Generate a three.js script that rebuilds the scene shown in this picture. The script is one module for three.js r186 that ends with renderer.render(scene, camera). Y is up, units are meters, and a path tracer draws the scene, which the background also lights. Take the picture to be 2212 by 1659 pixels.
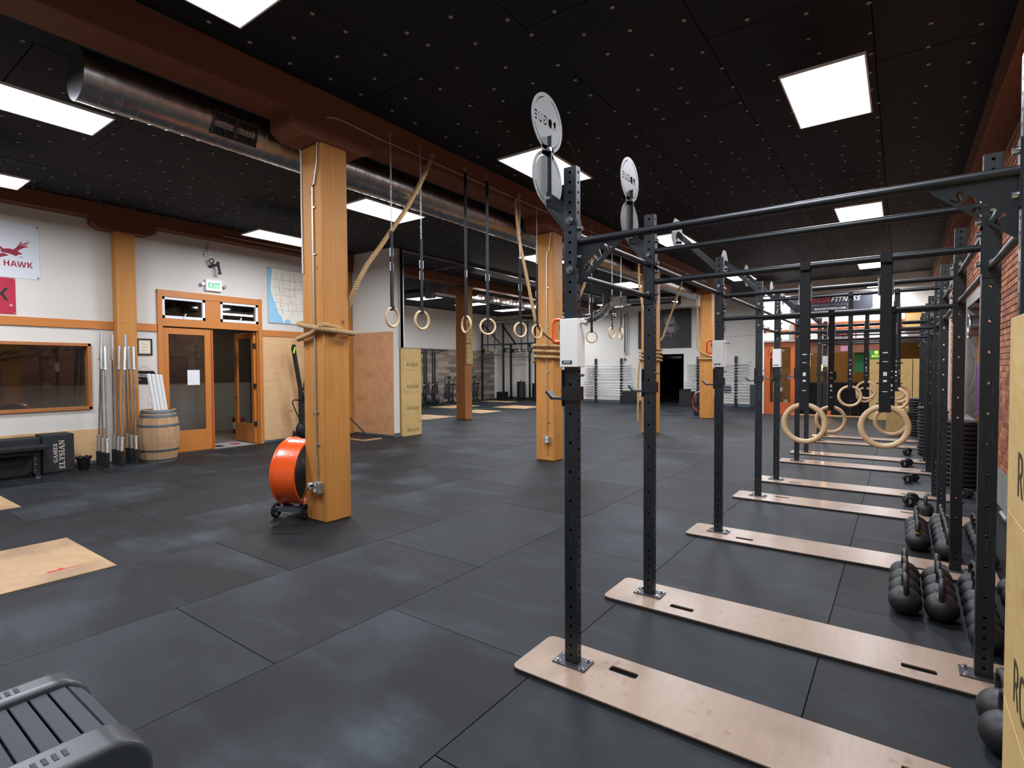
import * as THREE from 'three';
import { mergeGeometries } from 'three/addons/utils/BufferGeometryUtils.js';
import { RoundedBoxGeometry } from 'three/addons/geometries/RoundedBoxGeometry.js';
import { FontLoader } from 'three/addons/loaders/FontLoader.js';
import { RectAreaLightUniformsLib } from 'three/addons/lights/RectAreaLightUniformsLib.js';

// ---------- camera, exposure, large lights ----------
const scene = new THREE.Scene();
scene.background = new THREE.Color(0x000000);
const camera = new THREE.PerspectiveCamera(2 * Math.atan(829.5 / 1163.64) * 180 / Math.PI, 2212 / 1659, 0.05, 100);
camera.rotation.order = 'YXZ';
camera.position.set(0, 1.6553, 0);
camera.rotation.set(-1.591 * Math.PI / 180, 35.801 * Math.PI / 180, -0.312 * Math.PI / 180);
const renderer = new THREE.WebGLRenderer({ antialias: true });
renderer.toneMapping = THREE.LinearToneMapping;
renderer.toneMappingExposure = 2.75;
renderer.shadowMap.enabled = true;
RectAreaLightUniformsLib.init();
const PANEL_POWER = 17, PANEL_COLOR = 0xf2f6ff;
const CEIL = 4.62, PANEL_Y = 4.2;
function areaLight(w, d, x, y, z, power, color = PANEL_COLOR) {
  const l = new THREE.RectAreaLight(color, power, w, d);
  l.position.set(x, y, z); l.rotation.x = -Math.PI / 2; scene.add(l);
  return l;
}

// ---------- small tools ----------
let seed = 7;
const rnd = (a = 0, b = 1) => { seed = (seed * 1664525 + 1013904223) >>> 0; return a + (b - a) * seed / 4294967296; };
const V = (x, y, z) => new THREE.Vector3(x, y, z);
const PI = Math.PI;
const used = {};
const numbered = n => { const k = used[n] = (used[n] ?? -1) + 1; return k ? n + '_' + String(k).padStart(3, '0') : n; };
function clean(g) {
  const r = g.index ? g.toNonIndexed() : g;
  for (const k of Object.keys(r.attributes)) if (!['position', 'normal', 'uv'].includes(k)) r.deleteAttribute(k);
  r.clearGroups?.();
  return r;
}
// texture coordinates in metres; v runs along the grain axis
function uvm(g, grain = 'y') {
  g = clean(g);
  const p = g.attributes.position, uv = new Float32Array(p.count * 2);
  const a = new THREE.Vector3(), b = new THREE.Vector3(), c = new THREE.Vector3();
  const o = rnd(0, 9), o2 = rnd(0, 9);
  for (let i = 0; i < p.count; i += 3) {
    a.fromBufferAttribute(p, i); b.fromBufferAttribute(p, i + 1); c.fromBufferAttribute(p, i + 2);
    b.sub(a); c.sub(a); b.cross(c);
    const n = [Math.abs(b.x), Math.abs(b.y), Math.abs(b.z)], m = n.indexOf(Math.max(...n));
    let ax = [0, 1, 2].filter(k => k !== m);
    const gi = { x: 0, y: 1, z: 2 }[grain];
    if (ax[0] === gi) ax = [ax[1], ax[0]];
    if (m === gi && ax[0] === 2) ax.reverse();
    for (let k = 0; k < 3; k++) { const j = i + k; uv[2 * j] = p.array[3 * j + ax[0]] + o; uv[2 * j + 1] = p.array[3 * j + ax[1]] + o2; }
  }
  g.setAttribute('uv', new THREE.BufferAttribute(uv, 2));
  return g;
}
const tr = (g, x, y, z) => { g.translate(x, y, z); return g; };
function box(x0, x1, y0, y1, z0, z1, grain) { return uvm(tr(new THREE.BoxGeometry(Math.abs(x1 - x0), Math.abs(y1 - y0), Math.abs(z1 - z0)), (x0 + x1) / 2, (y0 + y1) / 2, (z0 + z1) / 2), grain); }
function cbox(w, h, d, x, y, z, grain) { return box(x - w / 2, x + w / 2, y - h / 2, y + h / 2, z - d / 2, z + d / 2, grain); }
function rbox(w, h, d, x, y, z, r = 0.01, grain = 'y', s = 2) { return uvm(tr(new RoundedBoxGeometry(w, h, d, s, r), x, y, z), grain); }
const Q = new THREE.Quaternion(), UPV = V(0, 1, 0);
function rod(a, b, r, seg = 10, r2 = r, open = false) {
  const d = b.clone().sub(a), L = d.length();
  const g = new THREE.CylinderGeometry(r2, r, L, seg, 1, open);
  g.applyQuaternion(new THREE.Quaternion().setFromUnitVectors(UPV, d.normalize()));
  const m = a.clone().add(b).multiplyScalar(0.5);
  return clean(tr(g, m.x, m.y, m.z));
}
function bar(a, b, w, h, up = V(0, 1, 0)) { // rectangular bar between two points
  const d = b.clone().sub(a), L = d.length(); d.normalize();
  const s = new THREE.Vector3().crossVectors(up, d).normalize(), u = new THREE.Vector3().crossVectors(d, s);
  const g = new THREE.BoxGeometry(w, h, L);
  const m = new THREE.Matrix4().makeBasis(s, u, d).setPosition(a.clone().add(b).multiplyScalar(0.5));
  return uvm(g.applyMatrix4(m));
}
function tube(pts, r, seg = 40, rad = 8, closed = false) { return clean(new THREE.TubeGeometry(new THREE.CatmullRomCurve3(pts, closed, 'catmullrom', 0.3), seg, r, rad, closed)); }
function lathe(pts, seg = 24) { return clean(new THREE.LatheGeometry(pts.map(p => new THREE.Vector2(p[0], p[1])), seg)); }
function disc(r, t, seg = 24) { return clean(new THREE.CylinderGeometry(r, r, t, seg)); }
function torus(R, r, a = 12, b = 40) { return clean(new THREE.TorusGeometry(R, r, a, b)); }
function extr(shape, depth, bevel = 0, seg = 10) { return uvm(new THREE.ExtrudeGeometry(shape, { depth, bevelEnabled: bevel > 0, bevelThickness: bevel, bevelSize: bevel, bevelSegments: 1, curveSegments: seg })); }
function poly(pts) { const s = new THREE.Shape(); pts.forEach((p, i) => i ? s.lineTo(p[0], p[1]) : s.moveTo(p[0], p[1])); s.closePath(); return s; }
function rrect(x0, y0, x1, y1, r, P = THREE.Shape) {
  const s = new P(); s.moveTo(x0 + r, y0); s.lineTo(x1 - r, y0); s.quadraticCurveTo(x1, y0, x1, y0 + r); s.lineTo(x1, y1 - r); s.quadraticCurveTo(x1, y1, x1 - r, y1); s.lineTo(x0 + r, y1); s.quadraticCurveTo(x0, y1, x0, y1 - r); s.lineTo(x0, y0 + r); s.quadraticCurveTo(x0, y0, x0 + r, y0); return s;
}
const rot = (g, x = 0, y = 0, z = 0) => { if (x) g.rotateX(x); if (y) g.rotateY(y); if (z) g.rotateZ(z); return g; };
const merge = l => l.length === 1 ? l[0] : mergeGeometries(l.map(clean), false);
function mesh(parent, name, geos, mat) {
  const m = new THREE.Mesh(Array.isArray(geos) ? merge(geos) : geos, mat);
  m.name = parent === scene ? numbered(name) : name;
  m.castShadow = m.receiveShadow = true;
  parent.add(m);
  return m;
}
function each(parent, name, list, mat) { return list.map(g => mesh(parent, name, [g], mat)); }
function tag(o, label, category, group, kind) { o.userData.label = label; o.userData.category = category; if (group) o.userData.group = group; if (kind) o.userData.kind = kind; return o; }
function thing(name, label, category, x = 0, y = 0, z = 0, turn = 0, group) {
  const o = new THREE.Group(); o.name = numbered(name); o.position.set(x, y, z); o.rotation.y = turn; scene.add(o);
  return tag(o, label, category, group);
}
function single(name, label, category, geos, mat, group) { return tag(mesh(scene, name, geos, mat), label, category, group); }
function struct(name, label, category, geos, mat) { return tag(mesh(scene, name, geos, mat), label, category, null, 'structure'); }
function copy(o, x, y, z, turn, label) {
  const c = o.clone(); c.name = numbered(o.name.replace(/_\d{3}$/, '')); c.userData = { ...o.userData, label }; c.position.set(x, y, z); c.rotation.y = turn; scene.add(c);
  return c;
}
const ORD = ['first', 'second', 'third', 'fourth', 'fifth', 'sixth', 'seventh', 'eighth', 'ninth', 'tenth', 'eleventh', 'twelfth', 'thirteenth', 'fourteenth'];

// ---------- textures ----------
const hsh = (x, y, s) => { let h = (x * 374761393 + y * 668265263 + s * 974634777) | 0; h = Math.imul(h ^ (h >>> 13), 1274126177); return ((h ^ (h >>> 16)) >>> 0) / 4294967296; };
function vn(x, y, px, py, s) { // tiling value noise
  const xi = Math.floor(x), yi = Math.floor(y); let fx = x - xi, fy = y - yi; fx = fx * fx * (3 - 2 * fx); fy = fy * fy * (3 - 2 * fy);
  const m = (a, p) => ((a % p) + p) % p;
  const a = hsh(m(xi, px), m(yi, py), s), b = hsh(m(xi + 1, px), m(yi, py), s), c = hsh(m(xi, px), m(yi + 1, py), s), d = hsh(m(xi + 1, px), m(yi + 1, py), s);
  return a + (b - a) * fx + (c - a) * fy + (a - b - c + d) * fx * fy;
}
const fb = (u, v, px, py, s, o = 4) => { let r = 0, a = 0.5, t = 0; for (let k = 0; k < o; k++) { r += a * vn(u * px, v * py, px, py, s + k); t += a; a /= 2; px *= 2; py *= 2; } return r / t; };
function tex(w, h, fn, metresU, metresV, srgb = true) {
  const d = new Uint8Array(w * h * 4);
  for (let y = 0; y < h; y++) for (let x = 0; x < w; x++) { const c = fn(x / w, y / h, x, y), i = 4 * (y * w + x); for (let k = 0; k < 3; k++) d[i + k] = Math.max(0, Math.min(255, Array.isArray(c) ? c[k] : c)); d[i + 3] = 255; }
  const t = new THREE.DataTexture(d, w, h); t.wrapS = t.wrapT = THREE.RepeatWrapping; t.magFilter = THREE.LinearFilter; t.minFilter = THREE.LinearMipmapLinearFilter; t.generateMipmaps = true;
  if (srgb) t.colorSpace = THREE.SRGBColorSpace;
  t.repeat.set(1 / metresU, 1 / metresV); t.needsUpdate = true;
  return t;
}
function canvasTex(w, h, draw) {
  const c = document.createElement('canvas'); c.width = w; c.height = h; const x = c.getContext('2d'); draw(x, w, h);
  const t = new THREE.CanvasTexture(c); t.colorSpace = THREE.SRGBColorSpace; t.anisotropy = 8; return t;
}
const mixc = (a, b, t) => a.map((v, i) => v + (b[i] - v) * t);
const std = (o) => new THREE.MeshStandardMaterial(o);
const phy = (o) => new THREE.MeshPhysicalMaterial(o);

// fir timber: long fibres, dark late-wood lines, knots
function woodTex(c1, c2, c3, s, lines = 26, mu = 0.6, mv = 2.4, w = 256, h = 1024, knots = []) {
  return tex(w, h, (u, v) => {
    const warp = 0.03 * (fb(u, v, 2, 2, s, 3) - 0.5), uu = u + warp;
    const l = 0.5 + 0.5 * Math.sin((uu * lines + 2.2 * fb(uu, v, 3, 2, s + 9, 3)) * PI * 2);
    const f = fb(u, v, 64, 4, s + 20, 3), p = fb(u, v, 2, 3, s + 40, 3);
    let c = mixc(c1, c2, Math.pow(l, 3) * 0.55 + 0.25 * f);
    c = mixc(c, c3, Math.max(0, p - 0.5) * 0.9 + 0.25 * (f - 0.5));
    for (const [ku, kv, kr] of knots) { const d = Math.hypot((u - ku) * mu, (v - kv) * mv * 0.8) / kr; if (d < 2.2) c = mixc(c, [70, 38, 18], Math.max(0, 0.75 - 0.34 * d + 0.12 * Math.sin(d * 9))); }
    return c;
  }, mu, mv);
}
const firT = woodTex([200, 138, 66], [166, 106, 42], [128, 78, 34], 3, 26, 0.6, 2.4, 256, 1024, [[0.3, 0.2, 0.012], [0.7, 0.62, 0.014], [0.45, 0.86, 0.01], [0.12, 0.5, 0.008]]);
const firDarkT = woodTex([126, 78, 54], [102, 60, 42], [78, 46, 34], 5);
const trimT = woodTex([201, 128, 58], [176, 100, 38], [160, 88, 34], 11, 18, 0.3, 2.4, 128, 512);
function plyTex(c1, c2, c3, s, mu = 1.2, mv = 1.2) { // rotary-cut veneer: broad cathedral figure and blotches
  return tex(512, 512, (u, v) => {
    const g = fb(u, v, 3, 1, s, 4), l = 0.5 + 0.5 * Math.sin((g * 9 + u * 3) * PI * 2), f = fb(u, v, 90, 8, s + 5, 2), b = fb(u, v, 4, 4, s + 8, 4);
    let c = mixc(c1, c2, 0.35 * Math.pow(l, 2) + 0.3 * f);
    return mixc(c, c3, Math.max(0, b - 0.52) * 2.2);
  }, mu, mv);
}
const M = {};
M.fir = std({ map: firT, roughness: 0.62 });
M.firRed = std({ map: woodTex([178, 114, 60], [148, 88, 42], [116, 66, 34], 7), roughness: 0.6 });
M.firDark = std({ map: firDarkT, roughness: 0.75 });
M.trim = std({ map: trimT, roughness: 0.45 });
M.board = phy({ map: tex(512, 512, (u, v) => {
  const b = fb(u, v, 5, 5, 60, 5), f = fb(u, v, 12, 90, 61, 2), sp = fb(u, v, 24, 24, 66, 2);
  let c = mixc([146, 124, 106], [166, 144, 126], 0.6 * b + 0.4 * f);
  c = mixc(c, [118, 84, 66], Math.max(0, sp - 0.72) * 2.2);
  return mixc(c, [120, 100, 84], Math.max(0, fb(u, v, 3, 3, 70, 4) - 0.54) * 1.5);
}, 1.3, 1.3), roughness: 0.34 });
M.boardEdge = std({ color: 0x23201e, roughness: 0.7 });
M.plyWall = std({ map: plyTex([216, 178, 132], [203, 160, 112], [180, 128, 84], 80), roughness: 0.7 });
M.plyRed = std({ map: plyTex([198, 148, 106], [184, 132, 90], [168, 116, 76], 90), roughness: 0.7 });
M.plyBox = std({ map: plyTex([206, 176, 116], [190, 156, 94], [172, 138, 80], 100, 0.8, 0.8), roughness: 0.65 });
M.platform = std({ map: plyTex([184, 150, 110], [168, 134, 96], [138, 112, 84], 110), roughness: 0.55 });
M.wall = std({ map: tex(256, 256, (u, v) => { const b = fb(u, v, 4, 4, 120, 5); return [216 - 8 * b, 212 - 8 * b, 205 - 9 * b]; }, 2.5, 2.5), roughness: 0.85 });
M.wallGrey = std({ color: 0x8f8d88, roughness: 0.9 });
M.mortar = std({ color: 0xb0a698, roughness: 0.95 });
M.plinth = std({ color: 0x82867f, roughness: 0.8 });
const brickBump = tex(128, 128, (u, v) => 255 * fb(u, v, 12, 12, 130, 4), 0.3, 0.3, false);
M.brick = [[186, 112, 74], [200, 130, 88], [168, 96, 64], [208, 142, 98], [150, 88, 66]].map((c, i) => std({ map: tex(64, 64, (u, v) => mixc(c, [110, 62, 46], 0.5 * fb(u, v, 5, 5, 140 + i, 4)), 0.3, 0.3), bumpMap: brickBump, bumpScale: 0.006, roughness: 0.92 }));
// rubber mats: crumb speckle, chalk dust and scuffs
const rubT = (s, base, dust) => tex(1024, 1024, (u, v, x, y) => {
  const g = hsh(x, y, s), b = fb(u, v, 3, 3, s + 1, 5), st = fb(u, v, 6, 20, s + 3, 4), f = fb(u, v, 120, 120, s + 2, 2);
  const d = dust * (Math.max(0, b - 0.45) * 1.9 + Math.max(0, st - 0.55) * 1.2);
  const k = base + 7 * (f - 0.5) + d * 30 + (g > 0.9965 ? 42 : g > 0.985 ? 12 : 0) + 5 * (g - 0.5);
  return [k * 0.88, k * 1.0, k * 1.1];
}, 2.6, 2.6);
const rubBump = tex(256, 256, (u, v) => 255 * fb(u, v, 110, 110, 200, 2), 0.5, 0.5, false);
M.rubber = [[210, 19, 0.9], [230, 25, 1.4], [250, 31, 1.2], [270, 22, 1.8]].map(([s, b, d]) => phy({ map: rubT(s, b, d), bumpMap: rubBump, bumpScale: 0.0006, roughness: 0.6, specularIntensity: 0.5 }));
M.subfloor = std({ color: 0x0c0c0d, roughness: 0.9 });
M.ceilBoard = [0, 1, 2].map(i => std({ map: tex(256, 256, (u, v) => { const b = fb(u, v, 10, 10, 280 + i, 4); return [6 + 5 * b, 16 + 6 * b, 25 + 8 * b]; }, 1.5, 1.5), roughness: 0.8 }));
M.pin = std({ color: 0xa8a8a4, roughness: 0.6 });
M.powder = phy({ color: 0x0f151a, roughness: 0.42, clearcoat: 0.15, clearcoatRoughness: 0.4 });
M.powderScuffed = phy({ map: tex(256, 512, (u, v) => { const b = fb(u, v, 8, 3, 300, 5), sc = fb(u, v, 40, 6, 310, 3); const k = 24 + 12 * b + Math.max(0, sc - 0.66) * 130; return [k * 0.84, k * 1.04, k * 1.2]; }, 0.3, 1.4), roughness: 0.42, clearcoat: 0.15, clearcoatRoughness: 0.4 });
M.greyPaint = std({ color: 0x737575, roughness: 0.5, metalness: 0.1 });
M.black = std({ color: 0x121315, roughness: 0.55 });
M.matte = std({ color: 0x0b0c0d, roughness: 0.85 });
M.iron = phy({ color: 0x17181a, roughness: 0.5, clearcoat: 0.2, clearcoatRoughness: 0.45, bumpMap: tex(128, 128, (u, v) => 255 * fb(u, v, 24, 24, 320, 3), 0.2, 0.2, false), bumpScale: 0.0004 });
M.steel = std({ color: 0xb9bcc0, roughness: 0.28, metalness: 1 });
M.zinc = std({ color: 0xc4c6c4, roughness: 0.4, metalness: 0.9 });
M.galv = std({ map: tex(256, 256, (u, v) => { const b = fb(u, v, 14, 14, 330, 3); return [150 + 40 * b, 152 + 40 * b, 154 + 40 * b]; }, 0.8, 0.8), roughness: 0.3, metalness: 1 });
M.worn = std({ map: tex(64, 512, (u, v) => { const b = fb(u, v, 3, 12, 340, 4); return mixc([70, 72, 76], [178, 176, 170], b); }, 0.1, 1.5), roughness: 0.38, metalness: 0.9 });
M.white = std({ color: 0xe4e4e2, roughness: 0.55 });
M.whiteFoam = std({ color: 0xf0efec, roughness: 0.7 });
M.orange = phy({ color: 0xf0560c, roughness: 0.3, clearcoat: 0.6, clearcoatRoughness: 0.15 });
M.orangeWood = std({ map: woodTex([196, 98, 40], [172, 78, 28], [150, 64, 24], 21, 14, 0.4, 2.4, 128, 512), roughness: 0.45 });
M.strap = std({ color: 0x101216, roughness: 0.8 });
M.ringWood = std({ map: plyTex([218, 188, 148], [204, 170, 128], [188, 150, 110], 350, 0.3, 0.3), roughness: 0.5 });
M.rope = std({ map: tex(128, 128, (u, v) => mixc([206, 174, 126], [150, 120, 80], fb(u, v, 6, 40, 360, 3)), 1, 1), roughness: 0.95 });
M.glass = phy({ color: 0xffffff, transmission: 1, thickness: 0, roughness: 0.03, ior: 1.5 });
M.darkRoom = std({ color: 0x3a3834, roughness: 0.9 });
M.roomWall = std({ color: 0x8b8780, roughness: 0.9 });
M.red = std({ color: 0xb3182c, roughness: 0.5 });
M.green = std({ color: 0x9ad81e, roughness: 0.5 });
M.bluegrey = std({ color: 0x5e6a74, roughness: 0.5, metalness: 0.6 });
M.panelGlow = std({ color: 0xffffff, emissive: 0xffffff, emissiveIntensity: 1.0 });
M.bulbGlow = std({ color: 0xffffff, emissive: 0xfff0e8, emissiveIntensity: 3 });
M.paper = std({ color: 0xdfe2e4, roughness: 0.8 });
M.steelDark = std({ color: 0x4a4d50, roughness: 0.45, metalness: 0.7 });
M.oakStave = [0, 1, 2].map(i => std({ map: woodTex([186 - 12 * i, 150 - 10 * i, 112 - 9 * i], [160, 126, 92], [128, 98, 70], 370 + i, 10, 0.2, 1.2, 64, 256), roughness: 0.8 }));
M.plank = [[150, 138, 124], [128, 116, 104], [166, 154, 140], [112, 102, 92], [142, 126, 108]].map((c, i) => std({ map: woodTex(c, mixc(c, [80, 72, 64], 0.5), mixc(c, [190, 180, 168], 0.4), 380 + i, 8, 0.3, 1.6, 64, 256), roughness: 0.85 }));
const font = await new FontLoader().loadAsync('fonts/droid/droid_sans_bold.typeface.json');

// flat print laid on a face: a thin sheet with its own picture
function sheet(parent, name, w, h, mat, x, y, z, ry = 0, t = 0.002) {
  const g = mat.transparent ? new THREE.PlaneGeometry(w, h) : new THREE.BoxGeometry(w, h, t); const m = new THREE.Mesh(g, Array.isArray(mat) ? mat : mat); m.name = parent === scene ? numbered(name) : name;
  m.position.set(x, y, z); m.rotation.y = ry; m.castShadow = m.receiveShadow = true; parent.add(m); return m;
}
const print = (w, h, draw, o = {}) => std({ map: canvasTex(w, h, draw), roughness: 0.6, ...o });
const stencil = (c, color, text, x, y, size, w) => { // stencil lettering: gaps where the bridges are
  c.fillStyle = color; c.font = `${size}px sans-serif`; c.textAlign = 'center'; c.textBaseline = 'middle'; c.fillText(text, x, y, w);
};
M.boxLogo = new THREE.MeshStandardMaterial({ map: canvasTex(512, 160, (c, w, h) => { c.clearRect(0, 0, w, h); stencil(c, '#3c2c14', 'ROGUE', w / 2, h / 2, 130, w * 0.96); }), transparent: true, roughness: 0.8 });

// ======================= THE ROOM =======================
const XL = -11.7, XR = 1.0, ZF = -24.3, ZB = 3.6, XBAY = -18.5, ZBAY = -9.13, ZD = -21;
// ---- floor: sub-floor and rubber mats laid in a running pattern ----
{
  const floor = struct('floor', 'black rubber mat floor of the gym', 'floor', [box(XBAY - 0.2, XR + 0.3, -0.16, -0.012, ZF - 7, ZB + 0.2)], M.subfloor);
  const W = 1.243, L = 1.83, geo = {};
  const matGeo = (w, l, k) => geo[[w.toFixed(3), l.toFixed(3), k]] ??= uvm(new RoundedBoxGeometry(w - 0.004, 0.012, l - 0.004, 1, 0.0025), 'z');
  let n = 0;
  for (let c = -1; c < 15; c++) {
    const x1 = -0.36 - W * (c - 1), x0 = x1 - W;
    const xa = Math.max(x0, x0 < XL - 2 ? XBAY : XBAY), xb = Math.min(x1, XR);
    const off = (c % 2 + 2) % 2 ? -3.47 : -2.5;
    for (let r = -4; r < 13; r++) {
      let za = off - L * r, zb = za - L; // za nearer
      if (zb > ZB || za < ZF) continue;
      const inBay = xb <= XL + 0.6;
      let z1 = Math.min(za, ZB), z0 = Math.max(zb, ZF);
      if (inBay) { if (xb - xa < 0.1) continue; if (z0 > ZBAY) continue; z1 = Math.min(z1, ZBAY); }
      if (z1 - z0 < 0.12 || xb - xa < 0.1) continue;
      const m = mesh(floor, 'rubber_mat', matGeo(xb - xa, z1 - z0, (n * 7) % 3), M.rubber[Math.floor(rnd(0, 4))]);
      m.position.set((xa + xb) / 2, -0.006 + rnd(-0.0006, 0.0006), (z0 + z1) / 2);
      n++;
    }
  }
}
// ---- ceiling: black insulation boards with washers ----
{
  const ceil = struct('ceiling', 'black board ceiling dotted with pale fixing washers', 'ceiling', [box(XBAY - 0.2, XR + 0.3, CEIL + 0.03, CEIL + 0.2, ZF - 0.2, ZB + 0.2)], M.matte);
  const W = 1.23, L = 2.45; let n = 0; const g = uvm(new RoundedBoxGeometry(W - 0.008, 0.03, L - 0.008, 1, 0.005), 'z');
  for (let i = 0; i < 16; i++) for (let j = 0; j < 12; j++) {
    const x = XR - W * (i + 0.5), z = 3.4 - L * (j + 0.5) - (i % 2) * 1.1;
    if (x < XL - 0.3 && z > ZBAY) continue;
    const m = mesh(ceil, 'ceiling_board', g, M.ceilBoard[n++ % 3]); m.position.set(x, CEIL + 0.016 - rnd(0, 0.004), z);
  }
  const pins = [], pg = clean(new THREE.BoxGeometry(0.03, 0.006, 0.03));
  for (let i = 0; i < 44; i++) for (let j = 0; j < 66; j++) {
    const x = 0.55 - 0.41 * i + rnd(-0.05, 0.05), z = 0.4 - 0.41 * j + rnd(-0.09, 0.09) + (i % 2) * 0.2;
    if ((x < XL && z > ZBAY) || z < ZF || x < XBAY) continue;
    if (rnd() < 0.06) continue;
    pins.push(pg.clone().rotateY(rnd(-0.5, 0.5)).translate(x, CEIL - 0.006, z));
  }
  mesh(ceil, 'washer', pins, M.pin).userData.kind = 'stuff';
}
// ---- brick wall with timber beam, plinth and an opening ----
{
  const oz0 = -12.9, oz1 = -10.9, oy1 = 2.72; // opening
  const w = struct('wall_right', 'red brick wall with grey plinth behind the rig', 'wall', [
    box(XR, XR + 0.35, 0, CEIL, oz1, ZB), box(XR, XR + 0.35, 0, CEIL, ZF, oz0), box(XR, XR + 0.35, oy1, CEIL, oz0, oz1)], M.mortar);
  mesh(w, 'plinth', [box(XR - 0.03, XR, 0, 0.42, oz1 + 0.16, ZB), box(XR - 0.03, XR, 0, 0.42, ZF, oz0 - 0.16)], M.plinth);
  const BL = 0.222, BH = 0.073, gs = [0, 1, 2].map(k => uvm(new RoundedBoxGeometry(0.024, BH - 0.013, BL - 0.013, 1, 0.004), 'z'));
  const gh = uvm(new RoundedBoxGeometry(0.024, BH - 0.013, BL / 2 - 0.013, 1, 0.004), 'z');
  const list = [];
  for (let r = 0; r < 52; r++) {
    const y = 0.42 + BH * (r + 0.5), header = r % 6 === 5, bl = header ? BL / 2 : BL; if (y > 4.32) break;
    for (let z = -3.2 - (r % 2) * bl / 2; z > -17; z -= bl) {
      if (z < oz1 + 0.25 && z > oz0 - 0.2 && y < oy1 + 0.2) continue;
      list.push([y, z, header, 0.6 * Math.abs(z + 6.9)]);
    }
  }
  list.forEach(b => b[3] = b[1] > -6.75 ? 50 : Math.abs(b[1] + 6.9));
  list.sort((a, b) => a[3] - b[3]);
  const rest = [[], [], [], [], []];
  list.forEach(([y, z, header], i) => {
    const k = Math.floor(rnd(0, 5)), dx = rnd(-0.003, 0.003), g = header ? gh : gs[i % 3];
    if (i < 298) { const m = mesh(w, 'brick', g, M.brick[k]); m.position.set(XR - 0.002 + dx, y, z); }
    else rest[k].push(g.clone().translate(XR - 0.002 + dx, y, z));
  });
  rest.forEach((l, k) => mesh(w, 'brickwork', l, M.brick[k]).userData.kind = 'stuff');
  // opening: casing, yellow boarded recess behind
  const d = tag(mesh(scene, 'door_2', [box(XR - 0.03, XR + 0.12, 0, oy1, oz1, oz1 + 0.14), box(XR - 0.03, XR + 0.12, 0, oy1, oz0 - 0.14, oz0), box(XR - 0.03, XR + 0.12, oy1, oy1 + 0.16, oz0 - 0.14, oz1 + 0.14)], M.wallGrey), 'grey cased opening in the brick wall', 'opening', null, 'structure');
  mesh(d, 'recess_lining', [box(XR + 0.6, XR + 0.64, 0, oy1, oz0 - 0.1, oz1 + 0.1), box(XR + 0.12, XR + 0.6, 0, oy1, oz1, oz1 + 0.03), box(XR + 0.12, XR + 0.6, 0, oy1, oz0 - 0.03, oz0), box(XR + 0.12, XR + 0.6, oy1, oy1 + 0.03, oz0, oz1), box(XR + 0.12, XR + 0.6, -0.02, 0, oz0, oz1)], M.trim);
  struct('beam', 'dark timber beam along the top of the brick wall', 'beam', [rbox(0.28, CEIL - 4.28, ZB - ZF, XR - 0.12, (CEIL + 4.28) / 2, (ZB + ZF) / 2, 0.012, 'z')], M.firDark);
}
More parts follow.
